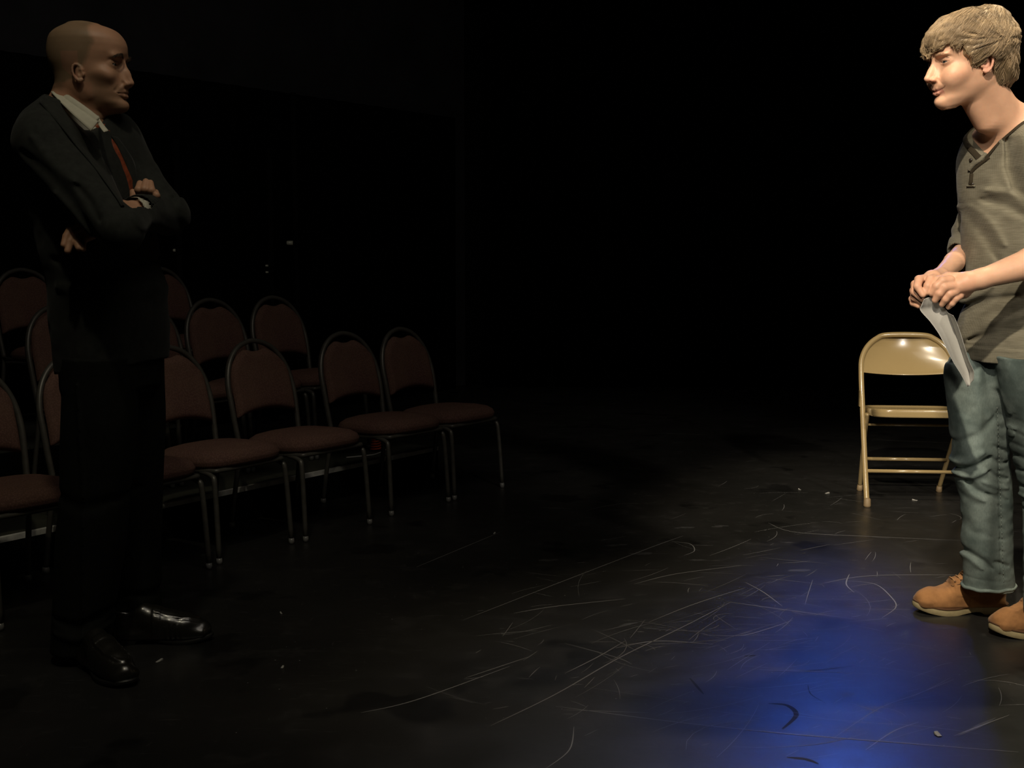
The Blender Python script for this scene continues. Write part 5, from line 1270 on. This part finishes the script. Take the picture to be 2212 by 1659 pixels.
    flap('collar', [(213, 249, 3.345), (234, 284, 3.268), (224, 287, 3.255), (212, 262, 3.325)], .003, M['shirt_white'], shirt)
    mb = MB(); mb.tube(smooth_path([P(128, 205, 3.50), P(118, 197, 3.42), P(140, 212, 3.345), P(180, 240, 3.295), P(208, 262, 3.285)], 8), .014, seg=8, flat=.35, up=(0, -1, .3)); put('collar_band', mb.me(), M['shirt_white'], shirt)
    # tie
    tp = [(221, 286), (224, 300), (232, 318), (242, 342), (253, 370), (264, 396), (272, 424), (276, 440)]; q = []
    for x, y in tp:
        v = on(bs, x, y, .010, 3.25); q.append(A(v))
    for k in range(2):
        for i in range(1, len(q) - 1): q[i] = (q[i - 1] + 2 * q[i] + q[i + 1]) / 4
    pp = smooth_path(q, 8); mb = MB(); tr = np.interp(np.linspace(0, 1, len(pp)), [0, .08, .12, .3, 1], [.017, .015, .013, .022, .032])
    mb.tube(pp, tr, seg=12, flat=.22, up=(.55, -.8, .1)); tie = put('tie', mb.me(), M['tie'], root); tie['label'] = 'rust-red patterned tie'
    kq = A(on(bs, 220, 282, .012, 3.25)); mb = MB(); mb.tube([kq + A((-.010, .004, .010)), kq + A((-.006, .003, 0)), kq + A((.0, 0, -.022))], [.014, .014, .010], seg=12, flat=.6, up=(.5, -.8, 0)); put('tie_knot', mb.me(), M['tie'], tie)
    # lapels and collar of the jacket
    patch('lapel', ([(96, 206), (130, 232), (165, 268), (196, 300), (222, 345), (250, 400), (268, 446)], [(86, 222), (110, 250), (140, 285), (168, 322), (196, 352), (232, 402), (262, 446)]), bv, M['suit'], jk, .0035, .004)
    patch('lapel', ([(240, 292), (256, 320), (270, 350), (281, 380), (288, 412)], [(255, 296), (276, 325), (292, 352), (296, 385), (294, 412)]), bv, M['suit'], jk, .0035, .004)
    patch('pocket_flap', ([(158, 612), (205, 606), (256, 603)], [(158, 630), (206, 625), (257, 622)]), bv, M['suit'], jk, .003, .003, 3)
    for x, y in ((318, 506), (326, 512)):
        q_ = on(bv, x, y, .001, 3.2)
        if q_: mb = MB(); n_ = A((.2, -.9, -.1)); mb.tube([A(q_), A(q_) + n_ * .004], [.006, .0052], seg=12); put('sleeve_button', mb.me(), M['button_dark'], jk)
    # ring
    c_ = D(326, 428, 3.345); mb = MB(); ax = A(D(327, 411, 3.350) - D(325, 432, 3.372)); ax /= np.linalg.norm(ax); e1 = np.cross(ax, (0, 1, 0)); e1 /= np.linalg.norm(e1); e2 = np.cross(ax, e1)
    mb.tube([c_ + (e1 * math.cos(t) + e2 * math.sin(t)) * .0116 for t in np.linspace(0, 6.283, 24, endpoint=False)], .0020, seg=8, closed=True, caps=False); put('ring', mb.me(), M['gold'], body)
    # ---- trousers
    t = Body()
    def lr(rows, Ya, Yb):
        out = []; n = len(rows)
        for i, (py, xl, xr, dep) in enumerate(rows):
            Y = Ya + (Yb - Ya) * i / (n - 1); a_, b_ = P(xl, py, Y), P(xr, py, Y); out.append((a_.z, (a_.x + b_.x) / 2, Y, (b_.x - a_.x) / 2, dep / 2))
        return out
    t.add(zloft(lr([(770, 142, 292, .24), (900, 140, 294, .23), (1000, 136, 286, .22), (1100, 130, 276, .21), (1200, 124, 264, .20), (1300, 119, 248, .20), (1396, 116, 232, .21)], 3.37, 3.44), 0, 2.2), .01)
    t.add(zloft(lr([(770, 215, 350, .24), (900, 225, 352, .23), (1000, 230, 350, .22), (1100, 234, 346, .21), (1200, 238, 344, .20), (1300, 240, 344, .20), (1368, 240, 350, .21)], 3.54, 3.68), 0, 2.2), .02)
    t.add(zloft(trows(-.008, [(690, 236, .11, .155), (780, 244, .11, .158), (830, 246, .10, .15)]), ang, 2.3), .03)
    Q = lambda x, y: P(x, y, 3.38)
    t.disp(strokes([([Q(200, 820), Q(205, 1050), Q(190, 1380)], .006, .006), ([Q(120, 1330), Q(180, 1345), Q(235, 1320)], .014, -.007), ([Q(125, 1360), Q(180, 1372), Q(230, 1355)], .012, .006), ([Q(130, 1060), Q(200, 1085), Q(270, 1070)], .02, -.006), ([Q(240, 1320), Q(300, 1335), Q(345, 1320)], .014, -.007)], (1, 0, 0), (0, 0, 1)), (-2, 2.8, 0), (-.5, 4.2, 1.2))
    t.disp(lambda p, d: np.where(np.abs(d) < .03, .004 * vnoise(p * A((1, 1, .6)), 10, 9), 0), (-2, 2.8, 0), (-.5, 4.2, 1.2))
    tr_ = put('trousers', t.mesh('trousers', h=.0055), M['trouser'], root)
    def lf(toe, yaw, mirror, s): q = FP(*toe); loafer(root, (q.x - math.cos(yaw) * .30 * s, q.y - math.sin(yaw) * .30 * s, 0), yaw, mirror, s)
    lf((284, 1486), -.80, False, 1.03); lf((461, 1381), .10, True, 1.03)
    # black socks
    for (x, y, Y) in ((196, 1400, 3.43), (318, 1360, 3.68)):
        a_ = P(x, y, Y); mb = MB(); mb.tube([a_ + Vector((-.02, 0, .10)), a_, a_ + Vector((.0, 0, -.045))], [.045, .043, .040], seg=18); put('sock', mb.me(), M['trouser'], root)
    return root
MAN = man()
